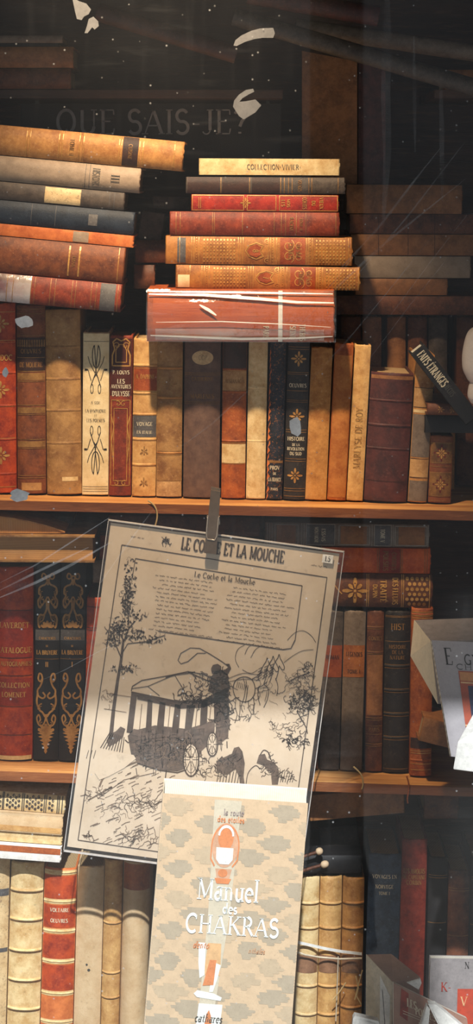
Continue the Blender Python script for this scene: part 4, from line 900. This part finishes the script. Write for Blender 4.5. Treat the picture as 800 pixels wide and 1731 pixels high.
def leaves(cx,cy,rx,ry,n,s=2.6):
    S_=[]
    for _ in range(n):
        a=rnd.uniform(0,2*pi); d=math.sqrt(rnd.random()); x,y=cx+rx*d*cos(a),cy+ry*d*sin(a); t=rnd.uniform(0,pi)
        S_.append(('p',petal(x,y,t,-s,s,s*.42)))
    return S_
ink('engraved_emblem',scrib(281,915,6,6,16,4,1.2,4)+leaves(281,914,5,5,9,2.2))
tree=[('r',[(187,1250),(192,1200),(199,1150),(205,1115),(209,1080)],lambda t:7-3*t),('r',[(209,1085),(218,1062),(228,1050)],2.2),('r',[(206,1105),(216,1088),(250,1084),(278,1074)],1.5),('r',[(205,1112),(196,1090),(192,1072)],1.8),('r',[(218,1062),(216,1020),(220,985)],1.6)]
for a in ((221,985,8,22,26),(215,1010,9,22,34),(213,1022,6,16,20),(205,1055,14,12,30),(196,1070,13,12,26),(220,1072,20,9,34),(250,1080,26,6,30),(190,1085,10,7,14),(218,1130,12,7,12),(232,1040,12,10,16),(221,955,9,12,9),(203,1130,14,6,10)): tree+=leaves(a[0],a[1],a[2]*1.25,a[3]*1.1,int(a[4]*1.5),2.5)+scrib(a[0],a[1],a[2]*1.2,a[3],a[4]//2,5,.9,4.5)
ink('engraved_tree',tree)
coach=[('p',[(222,1165),(240,1150),(290,1140),(318,1134),(345,1138),(366,1150),(378,1168),(350,1176),(300,1180),(225,1173)])]
CO=ink('coach_roof_shade',[('r',[(222,1168),(224,1160),(240,1150),(290,1141),(318,1135),(345,1140),(366,1150)],1.6),('r',[(222,1170),(300,1186),(345,1183),(383,1164)],3),('r',[(222,1164),(250,1160),(296,1140)],1.2),('r',[(250,1160),(270,1176)],1),('r',[(296,1142),(312,1168),(308,1182)],1.2),('r',[(318,1136),(350,1150),(372,1160)],2),('r',[(280,1145),(300,1140),(330,1136)],2.4)]+scrib(345,1150,24,10,16,5,1.4,6))
dark=[('p',q) for q in (
 [(222,1172),(232,1174),(224,1240),(214,1238)],[(232,1174),(300,1187),(300,1196),(232,1182)],[(300,1187),(345,1184),(384,1166),(384,1178),(345,1196),(300,1198)],
 [(250,1182),(258,1184),(256,1238),(246,1238)],[(270,1186),(280,1188),(276,1240),(264,1240)],[(296,1190),(306,1192),(302,1240),(290,1238)],[(316,1192),(330,1192),(324,1232),(312,1236)],[(340,1186),(352,1180),(350,1222),(338,1228)],[(362,1172),(386,1162),(388,1215),(362,1222)],
 [(222,1236),(262,1226),(316,1232),(350,1222),(364,1214),(362,1250),(340,1270),(334,1292),(300,1304),(262,1300),(232,1290),(222,1270)],
 [(364,1214),(388,1206),(386,1246),(366,1262)],
 [(352,1168),(356,1146),(364,1134),(376,1132),(384,1140),(390,1162),(384,1172),(366,1176)],[(357,1130),(360,1124),(368,1122),(374,1126),(374,1134),(366,1140),(358,1138)],[(374,1136),(386,1128),(382,1122),(388,1122),(391,1130),(384,1142)])]
ink('coach_half_tone',dark[9:11],INKM,lambda u,v:(u,-.00042,v)); ink('engraved_coach',dark[:9]+dark[11:])
hat=[]
for _ in range(150):
    x=rnd.uniform(226,384); y=rnd.uniform(1228,1300)
    if y>1304-(x-262)*.12*(x>262) or y<1238-(x-262)*.12*(x>300): continue
    if x>340 and y>1262: continue
    L_=rnd.uniform(5,16); hat.append(('r',[(x,y),(x+rnd.uniform(-2,2),y+L_)] if rnd.random()<.6 else [(x,y),(x+L_,y-L_*.1)],rnd.uniform(.7,2.2)))
hat+=scrib(245,1262,18,22,30,6,1.8,7)+scrib(300,1270,34,20,50,6,1.6,8)+scrib(376,1200,14,30,40,6,1.8,7)+scrib(372,1150,14,16,26,5,1.6,6)+scrib(340,1176,40,12,40,6,1.5,8)
hat+=[('r',[(x,1236-(x-230)*.05),(x-2,1286)],1.4) for x in range(240,334,12)]+[('r',[(228,1252),(280,1246),(336,1250)],1.6),('r',[(232,1290),(270,1302),(300,1306),(336,1294)],2.2)]
ink('coach_hatching',hat)

def wheel(cx,cy,rx,ry):
    S_=[('r',[(cx+rx*cos(a*pi/10),cy+ry*sin(a*pi/10)) for a in range(21)],2.4),('r',[(cx+rx*.75*cos(a*pi/10),cy+ry*.8*sin(a*pi/10)) for a in range(21)],1)]
    for a in range(8): S_.append(('r',[(cx+2*cos(a*pi/4),cy+3*sin(a*pi/4)),(cx+rx*cos(a*pi/4),cy+ry*sin(a*pi/4))],1.2))
    return S_
hl=[('p',[(cx+rx*cos(a*pi/10),cy+ry*sin(a*pi/10)) for a in range(20)]) for cx,cy,rx,ry in ((323,1284,13,28),(359,1258,9,20))]
ink('wheel_ground',hl,PAPER,lambda u,v:(u,-.00065,v))
ink('engraved_wheel',wheel(323,1284,13,28)+wheel(359,1258,9,20),INK,PM2)
ink('coach_window_shade',[('r',[(x,1190),(x-4,1232)],1.2) for x in (240,288,334,357)]+scrib(300,1268,40,18,30,6,1.4,8),INKL,PM2)
whip=[('r',[(386,1126),(372,1116),(356,1106),(338,1096),(322,1095),(306,1104),(301,1116),(306,1122),(318,1118),(334,1104),(348,1104)],1.4)]
sp5=lambda q:smooth_prof(q,5)
hs=whip[:]
def cv(w,*qs):
    for q in qs: hs.append(('r',sp5(list(q)),w))
# near horse from behind: rump, flank, tail, legs
cv(1.5,[(398,1178),(394,1164),(399,1150),(412,1144),(425,1148),(431,1160),(430,1174),(422,1184),(410,1186),(398,1178)])
cv(1.2,[(411,1146),(415,1160),(413,1178),(408,1194),(411,1204)],[(416,1150),(418,1168),(415,1188)],[(399,1180),(398,1196),(401,1208),(397,1222)],[(406,1186),(406,1200),(404,1216)],[(420,1184),(421,1198),(425,1208),(420,1220)],[(428,1178),(430,1192),(428,1206)],[(426,1148),(436,1142),(444,1134)],[(431,1164),(442,1160),(452,1152)])
# leaders ahead: necks, ears, heads, manes
for dx,dy in ((0,0),(10,-3),(20,-6)):
    cv(1.3,[(436+dx,1150+dy),(440+dx,1136+dy),(446+dx,1124+dy),(450+dx,1118+dy)],[(450+dx,1118+dy),(452+dx,1112+dy),(454+dx,1119+dy)],[(454+dx,1119+dy),(459+dx,1128+dy),(461+dx,1136+dy),(457+dx,1138+dy),(452+dx,1131+dy)],[(452+dx,1131+dy),(450+dx,1144+dy),(446+dx,1156+dy)])
    hs+=[('r',[(443+dx,1128+dy+4*i),(437+dx-i,1131+dy+5*i)],1.1) for i in range(5)]
cv(1.2,[(446,1156),(454,1166),(452,1182),(446,1196)],[(466,1146),(470,1160),(468,1176)],[(438,1160),(436,1176),(440,1192)])
cv(1.,[(388,1146),(412,1138),(436,1140),(452,1132)],[(388,1152),(414,1148),(440,1150)],[(386,1158),(402,1166)])
# dust cloud and far hill
cv(.9,[(404,1128),(398,1114),(402,1098),(414,1090)],[(410,1132),(424,1138),(436,1132)],[(414,1106),(420,1094),(430,1088)],[(424,1112),(432,1098),(444,1090)],[(480,1120),(496,1108),(512,1100),(530,1098)],[(486,1082),(498,1070),(512,1066),(526,1074),(534,1086)])
hs+=scrib(448,1170,14,16,14,5,.9,7)+scrib(412,1206,20,10,12,5,.9,6)+[('r',[(402+3*i,1152+i),(400+3*i,1162+i)],.8) for i in range(7)]
ink('engraved_horses',hs)
bush=scrib(505,1165,28,30,60,7,1.,5)+scrib(512,1190,24,18,60,6,1.2,5)+leaves(510,1188,26,18,60,2.2)+scrib(522,1130,11,14,22,6,.9,4)+leaves(522,1130,10,12,14,2)+[('r',[(492,1150),(508,1142),(522,1138)],1.5),('r',[(502,1202),(508,1212),(518,1230),(520,1240)],1.8),('r',[(508,1212),(522,1206)],1.3)]
bush+=scrib(488,1228,32,12,30,6,.9,5)+scrib(502,1252,22,8,26,6,1.3,5)+leaves(500,1252,24,6,20,3)
ink('engraved_bushes',bush,INK)
fig=[('p',q) for q in ([(366,1286),(392,1274),(396,1264),(404,1262),(410,1270),(414,1290),(412,1312),(404,1312),(398,1300),(384,1310),(366,1304)],[(434,1290),(438,1276),(448,1274),(452,1284),(464,1288),(472,1304),(470,1326),(460,1326),(458,1306),(446,1294)],[(404,1310),(412,1312),(414,1326),(406,1328)],[(180,1252),(186,1240),(196,1236),(204,1228),(212,1232),(208,1246),(196,1256),(184,1262)],[(216,1244),(226,1232),(238,1234),(242,1256),(234,1282),(222,1276)])]
fig+=[('r',[(366,1288),(386,1282),(402,1274)],2),('r',smooth_prof([(416,1326),(420,1306),(432,1294),(440,1300)],5),1.4),('r',smooth_prof([(440,1276),(446,1268),(454,1272),(458,1284)],5),1.6)]+scrib(352,1300,22,14,26,5,1.2,7)+scrib(480,1312,16,12,20,4,1.1,6)+[('r',[(370+5*i,1304),(366+5*i,1326)],1.3) for i in range(9)]+[('r',[(474+4*i,1300+2*i),(470+4*i,1322)],1.) for i in range(7)]
fig+=scrib(388,1290,16,12,26,5,1.4,6)+scrib(456,1296,12,14,18,5,1.3,6)
ink('engraved_figures',fig[5:]); ink('figure_half_tone',fig[:5],INKM,lambda u,v:(u,-.00045,v))
skirt=[('r',[(186+3*i,1238+i),(170+4.6*i,1264+1.0*i)],1.4) for i in range(9)]+[('r',[(150+6*i,1268),(146+6*i,1282)],.9) for i in range(3)]
ink('engraved_hatching',skirt,INK)
gr=[]
for _ in range(120):
    x=rnd.uniform(150,290); y=rnd.uniform(1296,1430)
    if x<172-(y-1296)*.2 or y>1424+(x-140)*.13: continue
    L_=rnd.uniform(4,16); gr.append(('r',[(x,y),(x+L_*.5,y-L_*.25+rnd.uniform(-1,1)),(x+L_,y-L_*.42)],rnd.uniform(.6,1.5)))
gr+=scrib(245,1355,30,10,24,6,1.2,8)+scrib(205,1370,34,16,20,5,1,7)+scrib(163,1340,18,8,12,5,1.4,7)+scrib(245,1418,28,8,22,6,1.3,7)+scrib(147,1412,8,4,10,4,1.5,5)+scrib(220,1410,12,6,12,5,1.2,6)+[('r',smooth_prof([(168,1330),(178,1312),(210,1296),(236,1286)],5),3)]+[('r',[(165,1350),(210,1318),(262,1306)],1.2),('r',[(150,1352),(190,1330)],2.2)]
ink('engraved_ground',gr,INKL)
ink('pale_ground',[('p',[(160,1306),(172,1284),(196,1270),(226,1276),(230,1282),(210,1298),(184,1312),(168,1318)])],PAPER,lambda u,v:(u,-.0009,v))
ink('engraved_horizon',[('r',[(180,1172),(222,1178)],1),('r',[(176,1198),(214,1204)],1)]+scrib(182,1180,10,12,12,4,1,6),INKL)
c=pp(554,944); m=MB().box(c[0]-9*k,c[0]+9*k,-.0034,-.0030,c[1]-7*k,c[1]+7*k); ps=m.build('price_sticker',M['whitep'],po,label='small white sticker marked in blue grey')
m=MB()
for pts,w in lettering('L5',8*k,c[0],c[1],.9,.2): m.rib(pts,w,lambda u,v:(u,-.0037,v))
m.build('sticker_mark',LABG,ps)
# clip --------------------------------------------------------------
o=thing('bulldog_clip','grey plastic clip gripping the poster at the shelf edge','clip',W(359,932,-.1265)); k2=K(-.1265)
CL=plain('clip_plastic',(96,84,74),rough=.4); CW_=plain('clip_wire',(190,176,160),rough=.25,metal=.6)
lx=lambda x,y,d=0:(W(x,y,-.1265)-o.location)+Vector((0,d,0))
m=MB(); m.hexa([lx(345,934,-.004),lx(366,936,-.004),lx(373,829,-.012),lx(357,826,-.012),lx(345,934,.0),lx(366,936,.0),lx(373,829,-.008),lx(357,826,-.008)]); m.build('front_jaw',CL,o)
m=MB(); m.hexa([lx(347,934,.010),lx(366,936,.010),lx(373,829,.016),lx(357,826,.016),lx(347,934,.014),lx(366,936,.014),lx(373,829,.020),lx(357,826,.020)]); m.build('rear_jaw',CL,o)
MB().tube([lx(352,870,-.009),lx(350,890,-.008),lx(349,905,-.0055),lx(351,910,-.0055),lx(363,912,-.0055),lx(367,905,-.0062),lx(370,872,-.0095)],.0011,8).build('spring_wire',CW_,o,smooth=60)
MB().tube([lx(350,880,.003),lx(372,880,.003)],.0065,16).build('spring',CW_,o,smooth=50)
# a cord that carries clip and poster from the upper shelf
o=thing('hanging_string','thin dark cord from the shelf above carrying the clip','cord',W(362,856,-.0585)); MB().tube([Vector((0,0,0)),W(361,870,-.09)-o.location,W(361,880,-.128)-o.location+Vector((0,.0065,0))],.0008,6).build('strand',M['black'],o)

# ================================================================ FRONT BOOKS
def bil(Q):
    return lambda u,v: Q[0]*(1-u)*(1-v)+Q[1]*u*(1-v)+Q[2]*u*v+Q[3]*(1-u)*v    # BL BR TR TL
def nrm(Q): return (Q[1]-Q[0]).cross(Q[3]-Q[0]).normalized()
def solid(name,P,mats,root,bevel=.0006,label=None):
    """P: 8 world corners front BL,BR,TR,TL then back"""
    m=MB(); m.hexa([p-root.location for p in P]); ob=m.build(name,mats,root,label=label)
    if bevel: bv=ob.modifiers.new('edge','BEVEL'); bv.width=bevel; bv.segments=2
    return ob
FG=plain('chakra_cover',(206,178,144),rough=.5,var=.05)
o=thing('paperback_book','large upright beige paperback with cloud patterned cover and white capitals','book',W(381,1736,-.2))
YF,YB=-.214,-.182
F=[W(244,1733,YF),W(492,1749,YF),W(521,1358,YF+.012),W(276,1341,YF+.012)]
dB=Vector((0,.036,.009))
Bk=[p+dB for p in F]
nF=nrm(F)
solid('front_cover',F+[p-nF*.0008 for p in F],FG,o,0)
solid('page_block',[F[0]-nF*.0009+Vector((.0015,0,.001)),F[1]-nF*.0009,F[2]-nF*.0009-Vector((.002,0,.001)),F[3]-nF*.0009+Vector((.0015,0,-.001)),Bk[0]+Vector((.0015,0,.001)),Bk[1],Bk[2]-Vector((.002,0,.001)),Bk[3]+Vector((.0015,0,-.001))],PAGEW,o,0)
solid('back_cover',[p+nF*-.0001 for p in Bk]+[p-nF*.0009 for p in Bk],M['whitep'],o,0)
m=MB(); L0=[F[0]-nF*.0008,F[3]-nF*.0008,Bk[3],Bk[0]]
m.add([p-o.location+Vector((-.0004,0,0)) for p in L0]+[p-o.location+Vector((.0006,0,0)) for p in L0],[(0,1,2,3),(7,6,5,4),(0,4,5,1),(1,5,6,2),(2,6,7,3),(3,7,4,0)]).build('spine',M['beige'],o)
bF=bil(F)
# cover space in picture pixels of the flat front: u 0..1, v 0..1
def cmp_(e): return lambda x,y: bF(x,y)+nF*e-o.location
CWd=246.; CHt=391.
def cm(name,items,mat,e,label=None):
    m=MB(); f=cmp_(e)
    for it in items:
        if it[0]=='p': m.poly([(x/CWd,1-y/CHt) for x,y in it[1]],f)
        else: m.rib([(x/CWd,1-y/CHt) for x,y in it[1]],it[2]/CWd,lambda u,v:f(u,v),step=.02)
    return m.build(name,mat,o,label=label)
CLD=plain('cloud_grey',(174,158,134),var=.05); CLD2=plain('cloud_greige',(190,168,138),var=.05)
rc=random.Random(8); its=[]; its2=[]
row=0
for y in range(6,392,26):
    for x0 in range(-50+(row%2)*42,250,84):
        x=x0+rc.uniform(-8,8); w_=rc.uniform(44,66)
        for j,f in enumerate((.45,.8,1.,.85,.6,.35)):
            a=max(0,x-w_*f/2+rc.uniform(-5,5)); c=min(CWd,x+w_*f/2+rc.uniform(-5,5)); yy=y+j*5
            if c-a>4 and yy+5.2<CHt: (its if (row+int(x0/84))%3 else its2).append(('p',[(a,yy),(a+2,yy+5),(c-2,yy+5),(c,yy+2.5),(c-2,yy)]))
    row+=1
cm('cloud_pattern',its,CLD,.0003); cm('cloud_print',its2,CLD2,.0003)
PALE=plain('pale_print',(222,222,214),var=.04); ORG=plain('orange_print',(214,134,84),var=.1); PCH=plain('peach_print',(216,172,122),var=.1)
cm('pale_column',[('p',[(88,4),(134,4),(128,200),(112,391),(88,391),(92,200)])],plain('column_print',(202,190,166),var=.06),.0005)
def ell(cx,cy,rx,ry,n=24): return ('p',[(cx+rx*cos(2*pi*i/n),cy+ry*sin(2*pi*i/n)) for i in range(n)])
cm('orange_arch',[ell(112,80,23,38),('p',[(98,120),(126,120),(122,140),(102,140)])],plain('arch_print',(206,160,128),var=.1),.0008)
cm('arch_line',[('r',[(112+23*cos(a*pi/12),82-36*sin(a*pi/12)) for a in range(13)],2.2),('r',[(89,82),(89,104),(96,116)],2.2),('r',[(135,82),(134,104),(126,116)],2.2),ell(112,68,13,20)],ORG,.001)
cm('inner_arch',[('r',[(112+12*cos(a*pi/10),64-16*sin(a*pi/10)) for a in range(11)],3.2),('p',[(97,84),(126,84),(126,104),(120,112),(104,112),(98,104)])],PALE,.0013)
cm('orange_seal',[ell(111,127,8,7),('p',[(98,136),(126,136),(122,145),(102,145)])],ORG,.0012)
cm('robe',[('p',[(96,246),(118,246),(120,300),(92,300)])],PCH,.0008); cm('orange_sash',[('p',[(101,274),(112,274),(110,316),(92,318)])],ORG,.0012)
cm('pale_limb',[('p',[(80,246),(92,246),(94,300),(86,306),(82,280)]),('p',[(110,278),(120,282),(116,306),(110,328),(104,328),(106,300)]),('p',[(84,326),(112,330),(126,336),(124,342),(84,338),(78,332)])],PALE,.001)
def ctext(txt,size,x,y,mat,wide,weight,name,maxw=None,e=.0016,slant=0):
    st=lettering(txt,size,x,-y,wide,weight,maxw=maxw,slant=slant); m=MB(); f=cmp_(e)
    for pts,w_ in st: m.rib([(p[0]/CWd,1+p[1]/CHt) for p in pts],w_/CWd,f,step=.03)
    m.build(name,mat,o)
WH=plain('white_lettering',(222,224,218),var=.03)
ctext('Manuel',34,122,155,WH,.92,.115,'title_lettering',104); ctext('des',16,128,186,WH,1.,.14,'title_lettering',30); ctext('CHAKRAS',30,134,214,WH,1.1,.12,'title_lettering',158)
ctext('dento',10,84,250,ORG,1.,.12,'subtitle_lettering',46,slant=.25); ctext('nthales',8,178,254,plain('peach_ink',(212,160,118)),1.,.12,'subtitle_lettering',50,slant=.25)
ctext('la route',9,122,24,plain('mauve_ink',(150,134,132)),1.,.12,'author_lettering',74); ctext('des etoiles',9,118,36,ORG,1.,.12,'author_lettering',80)
cm('publisher_mark',[('p',[(88,348),(128,348),(126,388),(86,388)])],PALE,.0009); ctext('cathares',13,106,372,GREYINK,1.,.1,'publisher_lettering',46,slant=.2); cm('mark_flame',[('p',[(100,384),(102,366),(106,358),(110,368),(112,384)])],ORG,.0012)
# plinth below the frame that carries the patterned book
PL=thing('display_plinth','narrow wooden plinth under the patterned paperback','plinth',(W(381,1736,-.2).x,-.2,0))
zt=min(p.z for p in F+Bk)-.0012
MB().box(-.07,.07,-.018,.022,zt-.012,zt).build('top_board',WOODD,PL); MB().box(-.055,.055,-.012,.015,0,zt-.012).build('column',WOODD,PL)

G40='white covered books in the window corner'
# two books at the right: a boxed volume and the one lettered in capitals in front
EB=1
o=thing('boxed_book','thick white boxed book with an orange oval on its cream side','book',W(700,1110,-.17),group=G40)
P=[W(741,1190,-.20),W(905,1196,-.20),W(905,1078,-.19),W(729,1084,-.19),W(695,1109,-.135),W(880,1115,-.135),W(872,1042,-.125),W(701,1048,-.125)]
solid('case',P,M['greycard'],o,.0004)
SIDE=[P[4],P[0],P[3],P[7]]; ns=nrm(SIDE)
m=MB(); m.hexa([p+ns*.0008-o.location for p in SIDE]+[p+ns*.0001-o.location for p in SIDE]); m.build('cream_side',plain('cream_card',(222,206,178),var=.05),o,label='cream side panel')
fS=bil(SIDE); ff=lambda u,v:fS(u,v)+ns*.0011-o.location
m=MB(); m.rib([(.42+.13*cos(a*pi/12),.52+.27*sin(a*pi/12)) for a in range(25)],.03,ff,step=.2); m.build('orange_oval',plain('orange_red_print',(196,92,50)),o)
m=MB()
for j,(u0,u1) in enumerate(((.18,.3),(.6,.8),(.64,.86),(.2,.28))):
    m.rib([(u0+(u1-u0)*i/6,.35+.14*j+.02*(i%2)) for i in range(7)],.012,ff,step=.2)
m.build('small_print',GREYINK,o)
m=MB(); 
for (u0,v0),(u1,v1) in (((.36,.58),(.5,.42)),((.48,.6),(.38,.44))): m.rib([(u0,v0),(u1,v1)],.02,ff,step=.2)
m.build('oval_mark',plain('orange_red_print',(196,92,50)),o)
o=thing('paperback_book','grey white paperback on ancient Egypt with a red framed cover picture','book',W(760,1278,-.24),group=G40)
F=[W(763,1279,-.262),W(905,1292,-.262),W(905,1090,-.228),W(730,1082,-.228)]; nf=nrm(F)
bk=[W(744,1193,-.2035)+Vector((.0,0,-.055)),W(905,1270,-.2035),W(905,1086,-.2035),W(723,1087,-.2035)]
bk=[p-nf*.012 for p in F]; 
solid('front_cover',F+[p-nf*.0012 for p in F],plain('cool_grey_cover',(160,154,156),rough=.4,var=.05),o,.0004)
q=[p-nf*.0014 for p in F]; solid('page_block',q+[p-nf*.012 for p in q],PAGEW,o,.0)
solid('back_cover',[p-nf*.0136 for p in F]+[p-nf*.0148 for p in F],M['beige'],o,.0)
fE=bil(F); fe=lambda u,v:fE(u,v)+nf*.0006-o.location; fe2=lambda u,v:fE(u,v)+nf*.0009-o.location
def etext(txt,size,x,y,name,wide=1.,weight=.13):
    m=MB()
    for pts,w_ in lettering(txt,size,x,y,wide,weight): m.rib(pts,w_,fe,step=.05)
    m.build(name,BLACKINK,o)
etext('E',.14,.14,.865,'title_lettering',.85); etext('GYPTE',.085,.47,.845,'title_lettering',1.1); etext('CHER',.045,.36,.78,'title_lettering',2.2)
m=MB(); m.poly([(.22,.745),(.98,.745),(.98,.12),(.22,.12)],fe); m.build('red_picture_frame',plain('brick_print',(168,74,46)),o)
m=MB(); m.poly([(.23,.735),(.98,.735),(.98,.66),(.23,.66)],fe2); m.build('ochre_band',plain('ochre_print',(196,132,78)),o)
m=MB(); m.poly([(.30,.62),(.98,.62),(.98,.34),(.30,.34)],fe2); m.build('blue_picture',worn('blue_print',(44,52,84),(28,32,56),(80,80,110)),o)
m=MB(); m.rib([(.22,.28),(.98,.28)],.012,fe2); m.rib([(.23,.645),(.98,.645)],.012,fe2); m.build('picture_rule',PCH,o)
o=thing('paperback_book','blank white book corner in front of the Egypt paperback','book',W(790,1300,-.27),group=G40)
P=[W(766,1301,-.33),W(900,1318,-.33),W(900,1252,-.33),W(774,1254,-.33),W(790,1296,-.27),W(905,1290,-.27),W(905,1168,-.27),W(806,1196,-.27)]
P[4]=P[0]+(P[7]-P[3]); P[5]=P[1]+(P[6]-P[2])
cen=sum(P,Vector())/8
solid('cover',P,M['whitep'],o,.0012)
q=[cen+(p-cen)*.9 for p in P]; 
m=MB(); nn=nrm(P[:4]); m.hexa([p+(cen-p)*.06+nn*.0006-o.location for p in P[:4]]+[p+(cen-p)*.06-o.location for p in P[:4]]); m.build('page_edge',PAGEW,o)
# stand for those books, just outside the frame
PL2=thing('display_stand','wooden step stand carrying the white books at the window corner','stand',(.40,-.2,0))
MB().box(-.035,.2,-.08,.08,0,.744).build('lower_step',WOODD,PL2); MB().box(-.035,.2,.03,.08,.7442,.80).build('upper_step',WOODD,PL2)

# lower corner: a thick brown-white book, a red panelled book, white edges
o=thing('paperback_book','thick brown and cream book leaning open at the bottom of the window','book',W(660,1745,-.2),group=G40)
BR=plain('taupe_cover',(150,122,108),var=.08)
P=[W(663,1760,-.215),W(706,1760,-.20),W(712,1652,-.20),W(664,1660,-.215),W(619,1760,-.19),W(668,1760,-.17),W(662,1612,-.17),W(620,1613,-.19)]
solid('cover',P,BR,o,.0008)
SD=[P[4],P[0],P[3],P[7]]; ns=nrm(SD)
m=MB(); m.hexa([p+ns*.0010-o.location for p in SD]+[p+ns*.0001-o.location for p in SD]); m.build('cream_spine',M['beige'],o,label='cream spine')
fS=bil(SD); ff=lambda u,v:fS(u,v)+ns*.0014-o.location
m=MB(); m.poly([(.55,.0),(.93,.0),(.93,.74),(.55,.92)],ff); m.build('white_flap',M['whitep'],o)
m=MB(); m.rib([(.63,.8),(.74,.3),(.76,.0)],.03,ff); m.build('flap_crease',LABG,o)
o=thing('paperback_book','brown paperback with white slanted lettering, propped low in the window corner','book',W(720,1750,-.23),group=G40)
F=[W(666,1775,-.243),W(800,1800,-.235),W(790,1722,-.225),W(666,1662,-.235)]; nf=nrm(F)
solid('front_cover',F+[p-nf*.001 for p in F],plain('dusty_rose_brown',(150,112,94),var=.08),o,0)
q=[p-nf*.0012 for p in F]; solid('page_block',q+[p-nf*.008 for p in q],PAGEW,o,0)
solid('back_cover',[p-nf*.0094 for p in F]+[p-nf*.0104 for p in F],BR,o,0)
fE=bil(F); fe=lambda u,v:fE(u,v)+nf*.0006-o.location
m=MB()
for s,x,y,z_ in (('LES',.24,.80,.13),('PORTES',.42,.72,.12),('DU SOLEIL',.46,.50,.09)):
    for pts,w_ in lettering(s,z_,x,y,.5,.16): m.rib(pts,w_,fe,step=.05)
for v0 in (.60,.64): m.rib([(.12,v0),(.7,v0-.03)],.008,fe)
m.build('title_lettering',CREAMINK,o)
m=MB(); m.poly([(.08,.55),(.18,.5),(.20,.95),(.1,.98)],fe); m.build('red_panel',M['redcloth'],o)
o=thing('paperback_book','grey paperback with red letters and a red panel, upright in the bottom corner','book',W(790,1760,-.19),group=G40)
F=[W(723,1770,-.2),W(866,1770,-.2),W(866,1622,-.19),W(728,1620,-.19)]; nf=nrm(F)
solid('front_cover',F+[p-nf*.001 for p in F],M['greycard'],o,0)
q=[p-nf*.0012+Vector((.0008,0,-.0005)) for p in F]; solid('page_block',q+[p-nf*.014 for p in q],PAGEW,o,0)
solid('back_cover',[p-nf*.0154 for p in F]+[p-nf*.0166 for p in F],M['greycard'],o,0)
fE=bil(F); fe=lambda u,v:fE(u,v)+nf*.0006-o.location; fe2=lambda u,v:fE(u,v)+nf*.0009-o.location
m=MB()
for pts,w_ in lettering('K-',.10,.2,.68,1.,.14): m.rib(pts,w_,fe,step=.05)
m.build('red_lettering',M['red'],o)
m=MB(); m.poly([(.34,.66),(.98,.66),(.98,.0),(.34,.0)],fe); m.build('red_panel',plain('vermilion_print',(182,62,34)),o)
m=MB()
for pts,w_ in lettering('V',.10,.42,.52,1.,.14): m.rib(pts,w_,fe2,step=.05)
m.build('panel_lettering',PCH,o)
m=MB()
for pts,w_ in lettering('N',.07,.45,.93,1.,.14): m.rib(pts,w_,fe2,step=.05)
m.build('small_lettering',BLACKINK,o)
def wedge(pts,Y0,Y1,label):
    o=thing('folded_leaflet',label,'leaflet',W(pts[0][0],pts[0][1],Y0),group='white leaflets at the foot of the window'); n=len(pts)
    vs=[W(x,y,Y0)-o.location for x,y in pts]+[W(x,y,Y0)+Vector((0,Y1-Y0,0))-o.location for x,y in pts]
    MB().add(vs,[tuple(range(n))[::-1],tuple(range(n,2*n))]+[(i,(i+1)%n,n+(i+1)%n,n+i) for i in range(n)]).build('sheet',M['whitep'],o)
    c=sum(vs,Vector())/(2*n); m=MB(); m.add([c+(v-c)*.8+Vector((0,-.0012,0)) for v in vs[:n]],[tuple(range(n))[::-1]])
    m.v=[(v[0],-.0012,v[2]) for v in m.v]; m.build('front_page',M['whitep'],o)
wedge([(724,1697),(737,1698),(800,1750),(790,1770),(760,1770),(727,1704)],-.262,-.25,'white folded leaflet slanting down to the bottom corner')
wedge([(722,1700),(727,1706),(722,1770),(700,1770)],-.262,-.25,'narrow white leaflet meeting the slanting one in a peak')
wedge([(597,1722),(600,1717),(640,1726),(660,1780),(592,1780)],-.262,-.25,'pale blue white leaflet corner at the bottom of the window')
wedge([(688,1661),(711,1654),(713,1662),(708,1673)],-.2235,-.221,'small white corner of a leaflet on the brown books')
MB().box(-.26,.2,-.08,.005,.0,-.045+min(PZ(1770,-.26),PZ(1775,-.243),PZ(1770,-.2),PZ(1780,-.262),PZ(1800,-.235))-.0012).build('front_step',WOODD,PL2)

# ================================================================ LIGHT AND CAMERA
def light(name,kind,loc,direction,energy,color,**k):
    d=bpy.data.lights.new(name,kind); d.energy=energy; d.color=color
    for a,v in k.items(): setattr(d,a,v)
    o=bpy.data.objects.new(name,d); COL.objects.link(o); o.location=loc; o.rotation_euler=Vector(direction).to_track_quat('-Z','Y').to_euler(); return o
light('sun','SUN',(0,-3,4),(0,1,-1),5.9,(.93,.985,1.02),angle=R(.9))
sp=Vector((-.14,-.76,2.36)); light('added_warm_spot','SPOT',sp,Vector((-.05,0,1.14))-sp,190,(1,.78,.53),spot_size=R(36),spot_blend=1.,shadow_soft_size=.03)  # unseen warm spot, added to light the upper shelves
w=bpy.data.worlds.new('sky'); SC.world=w; w.use_nodes=True; bg=w.node_tree.nodes['Background']; bg.inputs[0].default_value=(.86,.93,1,1); bg.inputs[1].default_value=.34
cd=bpy.data.cameras.new('camera'); cam=bpy.data.objects.new('camera',cd); COL.objects.link(cam)
cam.location=(0,-D,CZ); cam.rotation_euler=(pi/2,0,0); cd.sensor_width=36; cd.lens=36*D/(1731*S); cd.shift_y=-(865.5-HY)/1731; cd.clip_start=.01
SC.camera=cam
SC.view_settings.view_transform='Standard'; SC.view_settings.look='None'; SC.view_settings.gamma=1; SC.view_settings.use_curve_mapping=False; SC.view_settings.exposure=0
try: SC.cycles.transparent_max_bounces=24; SC.cycles.max_bounces=8
except Exception: pass
